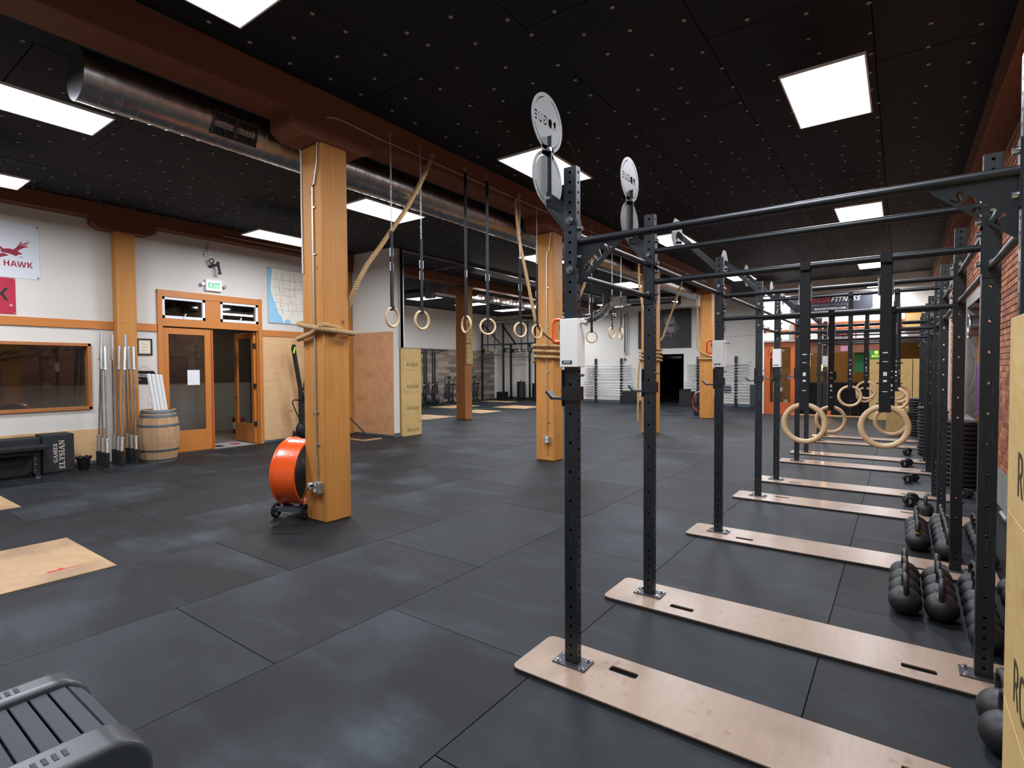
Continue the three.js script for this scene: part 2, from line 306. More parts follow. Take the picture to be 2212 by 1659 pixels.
// ---- wall with the door and interior window ----
const DZ0 = -6.5, DZ1 = -4.55, DTOP = 3.11; // door unit inside the casing
{
  const wz1 = -3.40, wz0 = -1.2, wy0 = 0.98, wy1 = 2.15;
  const xs = [XL - 0.14, XL];
  const w = struct('wall_left', 'white wall with the exit door, map and banners', 'wall', [
    box(...xs, 0, CEIL, -0.9, ZB), box(...xs, 0, wy0, wz1, -0.9), box(...xs, wy1, CEIL, wz1, -0.9), box(...xs, wy0, wy1, wz0, -0.9),
    box(...xs, 0, CEIL, DZ1 + 0.07, wz1), box(...xs, DTOP + 0.12, CEIL, DZ0 - 0.07, DZ1 + 0.07), box(...xs, 0, CEIL, ZBAY, DZ0 - 0.07)], M.wall);
  // plywood wainscot
  for (const [z1, z0, y1] of [[ZB, -1.3, 0.63], [-1.31, -3.62, 0.63], [DZ0 - 0.09, -7.86, 2.43], [-7.865, ZBAY + 0.17, 2.43]]) mesh(w, 'plywood_panel', [rbox(0.014, y1 - 0.06, z1 - z0 - 0.004, XL + 0.007, 0.06 + (y1 - 0.06) / 2, (z0 + z1) / 2, 0.002, 'z')], M.plyWall);
  each(w, 'base_strip', [box(XL, XL + 0.018, 0, 0.06, -3.62, ZB), box(XL, XL + 0.018, 0, 0.06, ZBAY, DZ0 - 0.09)], M.bluegrey);
  struct('trim_1', 'timber chair rail on the white wall beside the window', 'trim', [rbox(0.03, 0.145, ZB + 3.76, XL + 0.015, 2.485, (ZB - 3.76) / 2, 0.004, 'z')], M.trim);
  struct('trim_2', 'short timber chair rail between wall post and door casing', 'trim', [rbox(0.03, 0.145, 0.36, XL + 0.015, 2.49, -4.28, 0.004, 'z')], M.trim);
  struct('trim_3', 'timber chair rail under the wall map', 'trim', [rbox(0.03, 0.14, 2.4, XL + 0.015, 2.5, -7.78, 0.004, 'z')], M.trim);
  // interior window
  const win = tag(new THREE.Group(), 'timber framed interior window above the black bench', 'window', null, 'structure'); win.name = 'window_1'; scene.add(win);
  mesh(win, 'window_frame', [rbox(0.17, 0.055, wz0 - wz1, XL - 0.04, wy1 - 0.027, (wz0 + wz1) / 2, 0.006, 'z'), rbox(0.17, 0.055, wz0 - wz1, XL - 0.04, wy0 + 0.027, (wz0 + wz1) / 2, 0.006, 'z'), rbox(0.17, wy1 - wy0, 0.055, XL - 0.04, (wy0 + wy1) / 2, wz1 + 0.027, 0.006), rbox(0.17, wy1 - wy0, 0.055, XL - 0.04, (wy0 + wy1) / 2, wz0 - 0.027, 0.006)], M.firRed);
  mesh(win, 'pane', [box(XL - 0.09, XL - 0.084, wy0 + 0.04, wy1 - 0.04, wz1 + 0.04, wz0 - 0.04)], M.glass);
  // the room behind
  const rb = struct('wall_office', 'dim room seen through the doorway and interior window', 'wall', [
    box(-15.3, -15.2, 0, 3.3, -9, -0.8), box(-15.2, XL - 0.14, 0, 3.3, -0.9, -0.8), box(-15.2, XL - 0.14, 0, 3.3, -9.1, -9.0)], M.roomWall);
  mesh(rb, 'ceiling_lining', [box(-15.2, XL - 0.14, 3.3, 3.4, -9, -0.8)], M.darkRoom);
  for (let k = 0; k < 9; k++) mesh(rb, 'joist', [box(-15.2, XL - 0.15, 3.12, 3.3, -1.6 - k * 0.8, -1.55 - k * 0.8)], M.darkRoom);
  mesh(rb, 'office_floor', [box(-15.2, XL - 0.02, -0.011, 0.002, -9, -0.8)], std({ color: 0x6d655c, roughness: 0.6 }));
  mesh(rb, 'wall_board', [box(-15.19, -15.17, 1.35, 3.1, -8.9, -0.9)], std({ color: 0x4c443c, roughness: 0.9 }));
}
{ // staircase inside the office
  const t = thing('staircase', 'dark sloping staircase stringer seen through the interior window', 'staircase', -14.3, 0, 0);
  each(t, 'stringer', [bar(V(0, 0.5, -1.0), V(0, 3.1, -4.6), 0.06, 0.26), bar(V(-0.8, 0.5, -1.0), V(-0.8, 3.1, -4.6), 0.06, 0.26)], M.matte);
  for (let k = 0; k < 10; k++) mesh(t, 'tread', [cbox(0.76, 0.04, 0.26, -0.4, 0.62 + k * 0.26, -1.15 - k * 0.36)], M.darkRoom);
  mesh(t, 'newel', [cbox(0.1, 1.1, 0.1, 0, 0.55, -0.95)], M.wallGrey);
  mesh(t, 'soffit', [bar(V(-0.4, 0.36, -1.0), V(-0.4, 2.96, -4.6), 0.8, 0.02)], M.roomWall);
}
// door unit
{
  const d = tag(new THREE.Group(), 'double timber and glass door with two transom lights under the exit sign', 'door', null, 'structure'); d.name = 'door_1'; scene.add(d);
  const X = XL + 0.012, cz = (DZ0 + DZ1) / 2;
  mesh(d, 'casing', [rbox(0.05, 3.235, 0.085, X, 3.235 / 2, DZ1 + 0.035, 0.004), rbox(0.05, 3.25, 0.085, X, 3.25 / 2, DZ0 - 0.035, 0.004), rbox(0.052, 0.13, DZ1 - DZ0 + 0.155, X, 3.175, cz, 0.004, 'z')], M.trim);
  mesh(d, 'jamb', [box(XL - 0.15, XL - 0.01, 0, DTOP, DZ1 - 0.03, DZ1), box(XL - 0.15, XL - 0.01, 0, DTOP, DZ0, DZ0 + 0.03), box(XL - 0.15, XL - 0.01, DTOP - 0.02, DTOP, DZ0, DZ1, 'z')], M.trim);
  mesh(d, 'transom_rail', [rbox(0.11, 0.15, DZ1 - DZ0, XL - 0.03, 2.61, cz, 0.004, 'z'), rbox(0.11, 0.44, 0.3, XL - 0.03, 2.9, -5.515, 0.004)], M.trim);
  for (const [z1, z0] of [[-4.56, -5.36], [-5.67, -6.49]]) {
    const t = mesh(d, 'transom_sash', [box(XL - 0.04, XL + 0.02, 2.69, 2.745, z0, z1), box(XL - 0.04, XL + 0.02, 3.06, 3.11, z0, z1), box(XL - 0.04, XL + 0.02, 2.69, 3.11, z0, z0 + 0.05), box(XL - 0.04, XL + 0.02, 2.69, 3.11, z1 - 0.045, z1)], M.white);
    mesh(t, 'pane', [box(XL - 0.012, XL - 0.008, 2.73, 3.08, z0 + 0.03, z1 - 0.03)], M.glass);
    mesh(t, 'latch', [bar(V(XL + 0.03, 2.71, (z0 + z1) / 2 + 0.02), V(XL + 0.06, 2.8, (z0 + z1) / 2 - 0.02), 0.012, 0.02)], M.white);
  }
  const leaf = (dz) => { // leaf local: hinge at 0, runs to -dz along z
    const W = 0.93, g = new THREE.Group(); g.name = 'door_leaf'; d.add(g);
    each(g, 'stile', [rbox(0.045, 2.49, 0.11, 0, 1.255, -0.055, 0.003), rbox(0.045, 2.49, 0.14, 0, 1.255, -W + 0.07, 0.003)], M.trim);
    each(g, 'rail', [rbox(0.045, 0.12, W - 0.25, 0, 2.44, -W / 2 + 0.015, 0.003, 'z'), rbox(0.045, 0.43, W - 0.25, 0, 0.225, -W / 2 + 0.015, 0.003, 'z')], M.trim);
    mesh(g, 'pane', [box(-0.004, 0.004, 0.44, 2.38, -W + 0.14, -0.11)], M.glass);
    return g;
  };
  const a = leaf(); a.position.set(XL - 0.03, 0.006, DZ1 - 0.01);
  mesh(a, 'notice', [box(0.006, 0.008, 1.36, 1.665, -0.685, -0.45)], M.paper);
  mesh(a, 'edge_strip', [rbox(0.06, 2.49, 0.035, 0.015, 1.255, -0.93, 0.003)], M.orangeWood);
  const b = leaf(); b.position.set(XL - 0.09, 0.006, DZ0 + 0.05); b.rotation.y = PI * 0.5 - 0.04;
  each(b, 'hinge', [0.45, 1.3, 2.2].map(y => cbox(0.06, 0.11, 0.035, 0.0, y, 0.01)), M.black);
  mesh(b, 'handle', [rod(V(-0.06, 1.03, -0.86), V(0.06, 1.03, -0.86), 0.012), rod(V(-0.06, 1.03, -0.86), V(-0.06, 1.03, -0.75), 0.012), rod(V(0.06, 1.03, -0.86), V(0.06, 1.03, -0.75), 0.012)], M.steel);
}
// ---- stub wall with red plywood ----
{
  const w = struct('wall_stub', 'white stub wall clad with reddish plywood below, beside the stacked boxes', 'wall', [box(XL, -10.0, 0, CEIL, ZBAY, -8.95)], M.wall);
  mesh(w, 'plywood_panel', [rbox(0.72, 2.54, 0.014, -11.34, 1.32, -8.943, 0.002)], M.plyRed);
  mesh(w, 'plywood_panel', [rbox(0.975, 2.54, 0.014, -10.49, 1.32, -8.943, 0.002)], M.plyRed);
  mesh(w, 'base_strip', [box(-11.7, -9.99, 0, 0.05, -8.945, -8.93), box(-10, -9.985, 0, 0.1, ZBAY, -8.94)], M.bluegrey);
  mesh(w, 'corner_post', [box(-10.02, -9.94, 2.2, CEIL, ZBAY - 0.09, ZBAY - 0.001), box(-9.955, -9.94, 2.2, CEIL, ZBAY - 0.12, ZBAY)], M.zinc);
  struct('wall_partition', 'white partition closing the bay behind the stub wall', 'wall', [box(XBAY, XL, 0, CEIL, ZBAY - 0.02, ZBAY + 0.08)], M.wall);
}
// ---- far bay wall with grey planks, far wall, unseen back wall ----
{
  const w = struct('wall_bay', 'white bay wall with grey weathered planks behind the air bikes', 'wall', [box(XBAY - 0.2, XBAY, 0, CEIL, ZF, ZBAY)], M.wall);
  for (let r = 0; r < 18; r++) { const h = 2.67 / 18; let z = -13.2 - rnd(0, 0.8); while (z > -23.9) { const L = rnd(0.7, 1.5), z0 = Math.max(z - L, -23.95); if (z0 < z - 0.05) mesh(w, 'plank', [rbox(0.016 + rnd(0, 0.01), h - 0.004, z - z0 - 0.004, XBAY + 0.012, h * (r + 0.5), (z + z0) / 2, 0.002, 'z')], M.plank[Math.floor(rnd(0, 5))]); z = z0; } }
  const dx0 = -9.2, dx1 = -7.95, dy = 2.3;
  const f = struct('wall_far', 'white far wall with the portrait poster and barbell racks', 'wall', [box(XBAY, dx0, 0, CEIL, ZF - 0.2, ZF), box(dx1, XR + 0.3, 0, CEIL, ZF - 0.2, ZF), box(dx0, dx1, dy, CEIL, ZF - 0.2, ZF)], M.wall);
  mesh(f, 'base_strip', [box(XBAY, dx0, 0, 0.12, ZF, ZF + 0.015), box(dx1, -4, 0, 0.12, ZF, ZF + 0.015)], M.bluegrey);
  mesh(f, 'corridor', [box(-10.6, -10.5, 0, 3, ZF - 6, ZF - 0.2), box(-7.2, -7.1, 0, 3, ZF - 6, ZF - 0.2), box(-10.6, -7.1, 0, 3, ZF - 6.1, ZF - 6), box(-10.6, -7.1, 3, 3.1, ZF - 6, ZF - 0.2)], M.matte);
  mesh(f, 'corridor_duct', [rod(V(-10.3, 2.15, ZF - 1.2), V(-8.3, 2.2, ZF - 1.0), 0.16, 20)], M.galv);
  mesh(f, 'conduit', [rod(V(-7.6, 3.02, ZF + 0.02), V(-4, 3.02, ZF + 0.02), 0.015)], M.wall);
  mesh(f, 'hatch_frame', [box(-5.45, -5.1, 3.95, 4.55, ZF, ZF + 0.02)], M.wall);
  struct('wall_back_unseen', 'unseen white wall behind the viewer, closing the room to keep light in', 'wall', [box(XL - 0.2, XR + 0.3, 0, CEIL, ZB, ZB + 0.2)], M.wall);  // out of view, closes the room so light stays in
}
// ---- lobby front: orange timber frames, header, white wall over ----
{
  const w = struct('wall_lobby', 'white wall above the orange timber lobby front', 'wall', [box(-3.98, XR, 2.62, CEIL, ZD - 0.15, ZD), box(-4.08, -3.98, 0, CEIL, ZF, ZD)], M.wall);
  mesh(w, 'ledge', [box(-3.98, XR, 2.56, 2.62, ZD - 0.15, ZD + 0.06)], M.wallGrey);
  const d = tag(new THREE.Group(), 'orange timber framed glass lobby front below the ledge', 'door', null, 'structure'); d.name = 'door_3'; scene.add(d);
  const z0 = ZD - 0.12, z1 = ZD - 0.04;
  mesh(d, 'door_frame', [box(-3.97, -3.8, 0, 2.55, z0, z1), box(-3.13, -2.95, 0, 2.55, z0, z1), box(-3.8, -3.13, 2.39, 2.55, z0, z1, 'x'), box(-3.8, -3.13, 0, 0.42, z0, z1, 'x')], M.orangeWood);
  mesh(d, 'pane', [box(-3.8, -3.13, 0.42, 2.39, ZD - 0.085, ZD - 0.08)], M.glass);
  each(d, 'header', [box(-2.95, -0.5, 2.15, 2.55, z0, z1, 'x'), box(-0.5, XR, 2.4, 2.55, z0, z1, 'x')], M.firDark);
  mesh(d, 'post', [box(-2.0, -1.9, 0, 2.2, z0, z1)], M.orangeWood);
  const l = struct('wall_lobby_inside', 'tan lobby wall lit warmly behind the orange frames', 'wall', [box(-3.98, XR, 0, 3, ZF + 0.01, ZF + 0.06)], std({ color: 0x6e604c, roughness: 0.8 }));
  mesh(l, 'lobby_ceiling', [box(-3.98, XR, 2.95, 3.0, ZF + 0.06, ZD - 0.16)], M.wall);
}
// ---- posts and beams on two lines ----
function woodPost(label, x0, x1, z0, z1, top, mat = M.fir) {
  const t = tag(new THREE.Group(), label, 'post', null, 'structure'); t.name = numbered('timber_post'); scene.add(t);
  const cx = (x0 + x1) / 2, cz = (z0 + z1) / 2;
  const s = [rbox(x1 - x0, top, Math.abs(z1 - z0), cx, top / 2, cz, 0.02)];
  mesh(t, 'shaft', s, mat);
  const L = 0.98, h = 0.2;
  const sh = poly([[-L / 2, h], [L / 2, h], [L / 2, 0.07], [L / 2 - 0.12, 0], [-L / 2 + 0.12, 0], [-L / 2, 0.07]]);
  const g = extr(sh, x1 - x0 + 0.05, 0.006); g.rotateY(PI / 2); g.translate(x0 - 0.025, top, cz);
  mesh(t, 'bolster', [g], M.firDark);
  return t;
}
const PX0 = -5.38, PX1 = -5.0;
const posts = [-3.5, -8.2, -13.1, -18.05];
const plab = ['big timber post beside the orange drum fan', 'timber post with four rope turns and grey outlet box', 'timber post mostly hidden behind the second rig upright', 'timber post in front of the far barbell rack'];
posts.forEach((z, i) => woodPost(plab[i], PX0, PX1, z, z - 0.33, 4.08));
woodPost('timber wall post beside the standing barbells', XL + 0.02, XL + 0.22, -3.74, -4.06, 4.18);
woodPost('timber column with the peg board in the far bay', -11.95, -11.55, -13.4, -13.75, 4.1, M.firRed);
woodPost('timber post where the stub wall meets the wall', XL + 0.01, XL + 0.18, -8.6, -8.93, 4.18);
struct('beam', 'brown timber beam over the row of posts', 'beam', [rbox(PX1 - PX0 + 0.01, CEIL - 4.28, ZB + 20.5, (PX0 + PX1) / 2, (CEIL + 4.28) / 2, (ZB - 20.5) / 2, 0.012, 'z')], M.firDark);
struct('beam', 'dark timber beam along the top of the exit door wall', 'beam', [rbox(0.3, CEIL - 4.36, ZB + 24.2, XL + 0.1, (CEIL + 4.36) / 2, (ZB - 24.2) / 2, 0.012, 'z')], M.firDark);

// ======================= LIGHT PANELS =======================
{
  const frame = [], w = 0.62, d = 1.22;
  const fg = [box(-w / 2 - 0.012, -w / 2, 0, 0.022, -d / 2, d / 2), box(w / 2, w / 2 + 0.012, 0, 0.022, -d / 2, d / 2), box(-w / 2 - 0.012, w / 2 + 0.012, 0, 0.022, -d / 2 - 0.012, -d / 2), box(-w / 2 - 0.012, w / 2 + 0.012, 0, 0.022, d / 2, d / 2 + 0.012), box(-w / 2, w / 2, 0.016, 0.022, -d / 2, d / 2)];
  const dg = box(-w / 2, w / 2, 0.006, 0.012, -d / 2, d / 2);
  const wires = [[-1, -1], [1, -1], [-1, 1], [1, 1]].map(([a, b]) => rod(V(a * w * 0.45, 0.02, b * d * 0.45), V(a * w * 0.2, CEIL - PANEL_Y, b * d * 0.3), 0.0016, 4));
  const FG = merge(fg), WG = merge(wires);
  const panel = (label, x, z, turn) => {
    const t = thing('panel_light', label, 'ceiling light', x, PANEL_Y, z, turn, 'suspended ceiling panel lights');
    mesh(t, 'frame', FG, M.white); mesh(t, 'diffuser', dg, M.panelGlow); mesh(t, 'hanger_wire', WG, M.steel);
    const l = areaLight(turn ? d : w, turn ? w : d, x, PANEL_Y - 0.004, z, PANEL_POWER);
  };
  const rows = [-1.52, -5.92, -10.75, -15.6, -20.2];
  const cols = [[-0.58, 'over the rig'], [-3.7, 'between the rig and the timber posts'], [-6.8, 'beside the round duct, the last unseen'], [-9.76, 'along the exit door wall, the last unseen']];
  for (const [cx, where] of cols) rows.forEach((z, i) => { let x = cx; if (x < -9 && (i === 2 || i === 3)) return; if (x < -9 && i === 4) x = -9.6; if (i === 3 && x > -5) z = -16.15; panel(`white suspended panel light, ${ORD[i]} in the row ${where}`, x, z, 0); });  // last lamps by duct and door wall are unseen, placed to light far wall
  [[-13.9, -13.9], [-13.8, -16.4], [-13.8, -18.95], [-13.15, -22.4], [-16.9, -14.55]].forEach(([x, z], i) => panel(`white suspended panel light over the plank walled bay, ${ORD[i]} from the column, last two unseen`, x, z, PI / 2));  // last two hang out of view, placed to light the far and bay walls
}
// ======================= DUCTS AND PIPES OVERHEAD =======================
{
  const dx = -5.74, dy = 4.2, r = 0.22, za = -1.62, zb = -18.6;
  const t = thing('spiral_duct', 'shiny round spiral duct running along the timber beam', 'duct', dx, dy, 0);
  mesh(t, 'duct_body', [uvm(rod(V(0, 0, za), V(0, 0, zb), r, 48, r, true), 'z')], M.galv);
  const ribs = []; for (let z = za - 0.14; z > zb; z -= 0.145) ribs.push(tr(torus(r, 0.0035, 5, 40), 0, 0, z));
  mesh(t, 'seam_rib', ribs, M.galv).userData.kind = 'stuff';
  mesh(t, 'end_cap', [rot(tr(disc(r + 0.004, 0.012, 48), 0, 0, 0), PI / 2).translate(0, 0, za)], M.galv);
  for (const z of [-2.76, -2.99]) { const g = new THREE.Group(); g.name = 'vent_grille'; t.add(g); g.position.set(0.2, -0.085, z); g.rotation.z = -0.4;
    mesh(g, 'vent_frame', [box(-0.03, 0.02, -0.11, 0.11, -0.112, -0.1), box(-0.03, 0.02, -0.11, 0.11, 0.1, 0.112), box(-0.03, 0.02, 0.1, 0.11, -0.11, 0.11), box(-0.03, 0.02, -0.11, -0.1, -0.11, 0.11)], M.steelDark);
    mesh(g, 'vent_back', [box(-0.005, 0.0, -0.1, 0.1, -0.1, 0.1)], M.matte);
    mesh(g, 'vent_blade', [...Array(7)].map((_, k) => cbox(0.016, 0.004, 0.2, 0.008, -0.085 + k * 0.028, 0)).concat([...Array(6)].map((_, k) => cbox(0.004, 0.2, 0.004, 0.014, 0, -0.08 + k * 0.032))), M.steelDark); }
  mesh(t, 'hanger_strap', [-3.2, -6.5, -9.8, -13.1, -16.4].map(z => cbox(0.004, 0.24, 0.03, 0, 0.32, z)), M.zinc);
}
{
  const t = thing('ceiling_conduit', 'bright metal channel along the black ceiling from the stub wall', 'conduit', 0, 0, 0);
  mesh(t, 'channel', [bar(V(-9.95, CEIL - 0.03, -9.2), V(-9.95, CEIL - 0.03, -20), 0.045, 0.045), bar(V(-9.95, CEIL - 0.04, -11.48), V(-11.0, CEIL - 0.09, -11.4), 0.04, 0.04)], M.galv);
  const d = thing('rectangular_duct', 'rectangular metal duct under the beam in the far bay', 'duct', 0, 0, 0);
  mesh(d, 'duct_drop', [box(-12.62, -12.32, 3.98, 4.58, -12.86, -12.66)], M.galv);
  mesh(d, 'duct_run', [box(-12.72, -12.28, 4.16, 4.34, -19.6, -12.68)], M.galv);
  mesh(d, 'duct_boot', [box(-14.6, -12.62, 4.2, 4.32, -12.9, -12.66)], M.matte);
  mesh(d, 'duct_flange', [...Array(6)].map((_, k) => box(-12.74, -12.26, 4.145, 4.355, -13.7 - k * 1.1, -13.68 - k * 1.1)), M.zinc);
}
{ // string of bare bulbs under the duct
  const t = thing('festoon_bulbs', 'string of bare bulbs along the far bay duct', 'string lights', 0, 0, 0);
  const zs = [-14.82, -15.18, -16.06, -16.67, -17.35, -18.13, -18.6];
  mesh(t, 'cable', [rod(V(-12.2, 4.27, -13.9), V(-12.2, 4.27, -19), 0.006, 6)], M.black);
  zs.forEach(z => { const b = mesh(t, 'bulb', [tr(clean(new THREE.SphereGeometry(0.045, 14, 10)), -12.2, 4.205, z)], M.bulbGlow); mesh(b, 'socket', [rod(V(-12.2, 4.24, z), V(-12.2, 4.28, z), 0.018)], M.black); });
  for (const z of [-15, -17, -18.4]) { const l = new THREE.PointLight(0xfff0e4, 0.8); l.position.set(-12.2, 4.1, z); l.castShadow = true; scene.add(l); }
}
{ // far wall services
  const t = thing('flexible_duct', 'silver flexible duct sagging under the ceiling before the far wall', 'duct', 0, 0, 0);
  const pts = [V(-11.6, 3.85, -19.6), V(-10.9, 3.7, -19.4), V(-10.1, 3.66, -19.3), V(-9.6, 3.8, -19.3), V(-9.3, 4.08, -19.3), V(-9.0, 4.24, -19.3)];
  mesh(t, 'flexible_hose', [tube(pts, 0.17, 60, 14)], M.galv);
  const ribs = []; const cv = new THREE.CatmullRomCurve3(pts); for (let k = 0; k < 34; k++) { const p = cv.getPoint(k / 33), q = cv.getTangent(k / 33); const g = torus(0.172, 0.012, 5, 18); g.applyQuaternion(new THREE.Quaternion().setFromUnitVectors(V(0, 0, 1), q)); ribs.push(g.translate(p.x, p.y, p.z)); }
  mesh(t, 'wire_rib', ribs, M.zinc);
  mesh(t, 'hanger_strap', [-10.9, -10.1, -9.5].map(x => cbox(0.03, 0.75, 0.004, x, 4.25, -19.3)), M.zinc);
  mesh(t, 'collar_box', [box(-9.08, -8.42, 4.06, 4.4, -19.5, -19.1)], M.zinc);
  const b = thing('air_handler', 'pale box duct with pipe at the end of the round duct', 'duct', 0, 0, 0);
  mesh(b, 'casing', [rbox(0.62, 0.5, 0.6, -6.1, 4.08, -19.3, 0.01)], M.wall);
  mesh(b, 'hanger_strap', [-6.3, -5.9].map(x => cbox(0.03, 0.32, 0.004, x, 4.46, -19.3)), M.zinc); mesh(b, 'side_vent', [cbox(0.1, 0.4, 0.02, -6.38, 4.1, -18.99)], M.black);
  mesh(b, 'supply_pipe', [rod(V(-8.5, 4.26, -19.3), V(-6.4, 4.22, -19.3), 0.15, 20)], M.galv);
  const cm = thing('convex_mirror', 'small round silver mirror dome hanging below the flexible duct', 'mirror', -9.02, 3.7, -19.3); mesh(cm, 'dome', [clean(new THREE.SphereGeometry(0.085, 20, 14))], M.steel); mesh(cm, 'hanger', [rod(V(0, 0.08, 0), V(0, 0.4, 0), 0.006)], M.black);
  const l = thing('wall_heater', 'slim vertical metal strip heater on the far wall', 'heater', -10.75, 0, ZF);
  mesh(l, 'heater_body', [rbox(0.16, 2.0, 0.1, 0, 3.35, 0.06, 0.01)], M.zinc); mesh(l, 'heater_face', [cbox(0.09, 1.9, 0.01, 0.0, 3.35, 0.115)], M.steelDark);
  mesh(l, 'cable', [tube([V(0, 2.35, 0.06), V(-0.05, 2.1, 0.03), V(-0.02, 1.9, 0.02)], 0.008, 12, 5)], M.black);
}
// conduit on the posts and along the beam
{
  const t = thing('post_conduit', 'thin metal conduit down the big post to its outlet box', 'conduit', 0, 0, 0);
  const z = -3.488;
  mesh(t, 'pipe', [tube([V(-5.125, 0.44, z), V(-5.13, 0.6, z), V(-5.145, 0.95, z), V(-5.145, 3.5, z), V(-5.12, 3.62, z), V(-5.06, 3.84, z + 0.005), V(-5.05, 4.05, z), V(-5.02, 4.3, z - 0.02), V(-4.99, 4.38, z - 0.2), V(-4.985, 4.36, -4.3)], 0.011, 90, 8)], M.zinc);
  mesh(t, 'beam_pipe', [rod(V(-4.985, 4.36, -4.3), V(-4.985, 4.36, -8.0), 0.008, 6), rod(V(-4.985, 4.36, -8.6), V(-4.985, 4.36, -17.5), 0.008, 6)], M.zinc);
  mesh(t, 'clip', [1.2, 2.9, 3.4].map(y => cbox(0.05, 0.014, 0.01, -5.13, y, z)).concat([0.85].map(y => cbox(0.05, 0.014, 0.01, -5.12, y, z))), M.zinc);
  mesh(t, 'spare_cable', [tube([V(-5.5, 4.3, -3.42), V(-5.44, 4.2, -3.45), V(-5.355, 4.05, -3.49), V(-5.352, 3.4, -3.49), V(-5.345, 2.72, -3.49)], 0.009, 50, 6)], M.white);
  const o = thing('outlet_box', 'grey metal outlet box low on the big timber post', 'outlet', -5.115, 0.385, -3.47);
  mesh(o, 'box', [rbox(0.115, 0.12, 0.06, 0.02, 0, 0, 0.006)], M.zinc);
  mesh(o, 'socket_face', [disc(0.018, 0.006, 16).rotateX(PI / 2).translate(0.0, 0.028, 0.031), disc(0.018, 0.006, 16).rotateX(PI / 2).translate(0.0, -0.028, 0.031)], M.white);
  mesh(o, 'adapter', [rbox(0.055, 0.06, 0.05, -0.085, 0.01, 0.015, 0.008)], M.white);
  mesh(o, 'plug', [rod(V(-0.01, 0.028, 0.03), V(-0.03, 0.02, 0.07), 0.016)], M.black);
  const t2 = thing('post_conduit', 'thin metal conduit down the post with four rope turns', 'conduit', 0, 0, 0);
  const z2 = -8.188;
  mesh(t2, 'pipe', [tube([V(-5.13, 0.44, z2), V(-5.13, 3.55, z2), V(-5.08, 3.75, z2), V(-5.05, 4.05, z2), V(-5.0, 4.3, z2 - 0.05), V(-4.985, 4.36, -8.5)], 0.011, 60, 8), rod(V(-5.13, 0.1, z2), V(-5.13, 0.32, z2), 0.008)], M.zinc);
  mesh(t2, 'clip', [0.7, 1.6, 2.4, 3.1].map(y => cbox(0.05, 0.014, 0.01, -5.11, y, z2)), M.zinc);
  const o2 = thing('outlet_box', 'grey outlet box on the post with four rope turns', 'outlet', -5.12, 0.385, -8.17);
  mesh(o2, 'box', [rbox(0.11, 0.12, 0.06, 0, 0, 0, 0.006)], M.zinc);
  mesh(o2, 'socket_face', [0.028, -0.028].map(y => disc(0.02, 0.006, 16).rotateX(PI / 2).translate(0, y, 0.031)), M.white);
}
// ======================= RINGS, CHAINS, ROPES =======================
const ringG = torus(0.1115, 0.0155, 14, 56);
const linkG = (() => { const g = torus(0.011, 0.0028, 6, 12); g.scale(0.8, 1.5, 1); return g; })();
function chainGeo(y0, y1) { const n = Math.round((y0 - y1) / 0.026), l = []; for (let k = 0; k < n; k++) l.push(linkG.clone().rotateY(k % 2 ? PI / 2 : 0).translate(0, y0 - 0.013 - k * 0.026, 0)); return l; }
function strapPart(t, y0, y1, w, tilt, tuckX = 0) {
  const g = [bar(V(0, y0, 0.006), V(tuckX, y1, 0.006), w, 0.004, V(0, 0, 1)), bar(V(0.004, y0, -0.008), V(tuckX, y1, -0.008), w, 0.004, V(0, 0, 1))];
  g.forEach(q => q.rotateY(tilt)); return g;
}
function hangRing(label, x, z, yTop, yChain, ringY, tilt, o = {}) {
  const t = thing('gymnastic_ring', label, 'gym ring', x, 0, z, 0, o.group ?? 'rings hung from the timber beam');
  const w = o.w ?? 0.042, ty = ringY + 0.11;
  if (yChain < yTop) {
    mesh(t, 'chain', chainGeo(yTop, yChain), M.zinc);
    mesh(t, 'beam_hook', [rod(V(0, yTop + 0.05, 0), V(-0.06, yTop + 0.05, 0), 0.008), torus(0.018, 0.005, 6, 14).translate(0, yTop + 0.02, 0)], M.zinc);
  }
  mesh(t, 'strap', strapPart(t, yChain, ty, w, tilt), M.strap);
  mesh(t, 'strap_loop', [cbox(w, 0.05, 0.045, 0, ringY + 0.108, 0).rotateY(tilt)], M.strap);
  const bk = [];
  for (const y of (o.buckles ?? [])) { for (const s of [-1, 1]) bk.push(rod(V(s * (w / 2 + 0.005), y + 0.05, 0), V(s * (w / 2 + 0.005), y - 0.05, 0), 0.006, 6).rotateY(tilt)); bk.push(rod(V(-w / 2, y + 0.05, 0), V(w / 2, y + 0.05, 0), 0.006, 6).rotateY(tilt)); }
  if (bk.length) { const q = (o.buckles ?? []).length; for (let k = 0; k < q; k++) mesh(t, 'buckle', bk.slice(3 * k, 3 * k + 3), M.steel); }
  if (o.print) { each(t, 'strap_print', o.print.map(([y, h]) => cbox(w * (h > 0.01 ? 0.32 : 0.45), h, 0.003, 0, y, 0.0095).rotateY(tilt)), M.white); }
  mesh(t, 'ring', [ringG.clone().rotateY(tilt).translate(0, ringY, 0)], M.ringWood);
  return t;
}
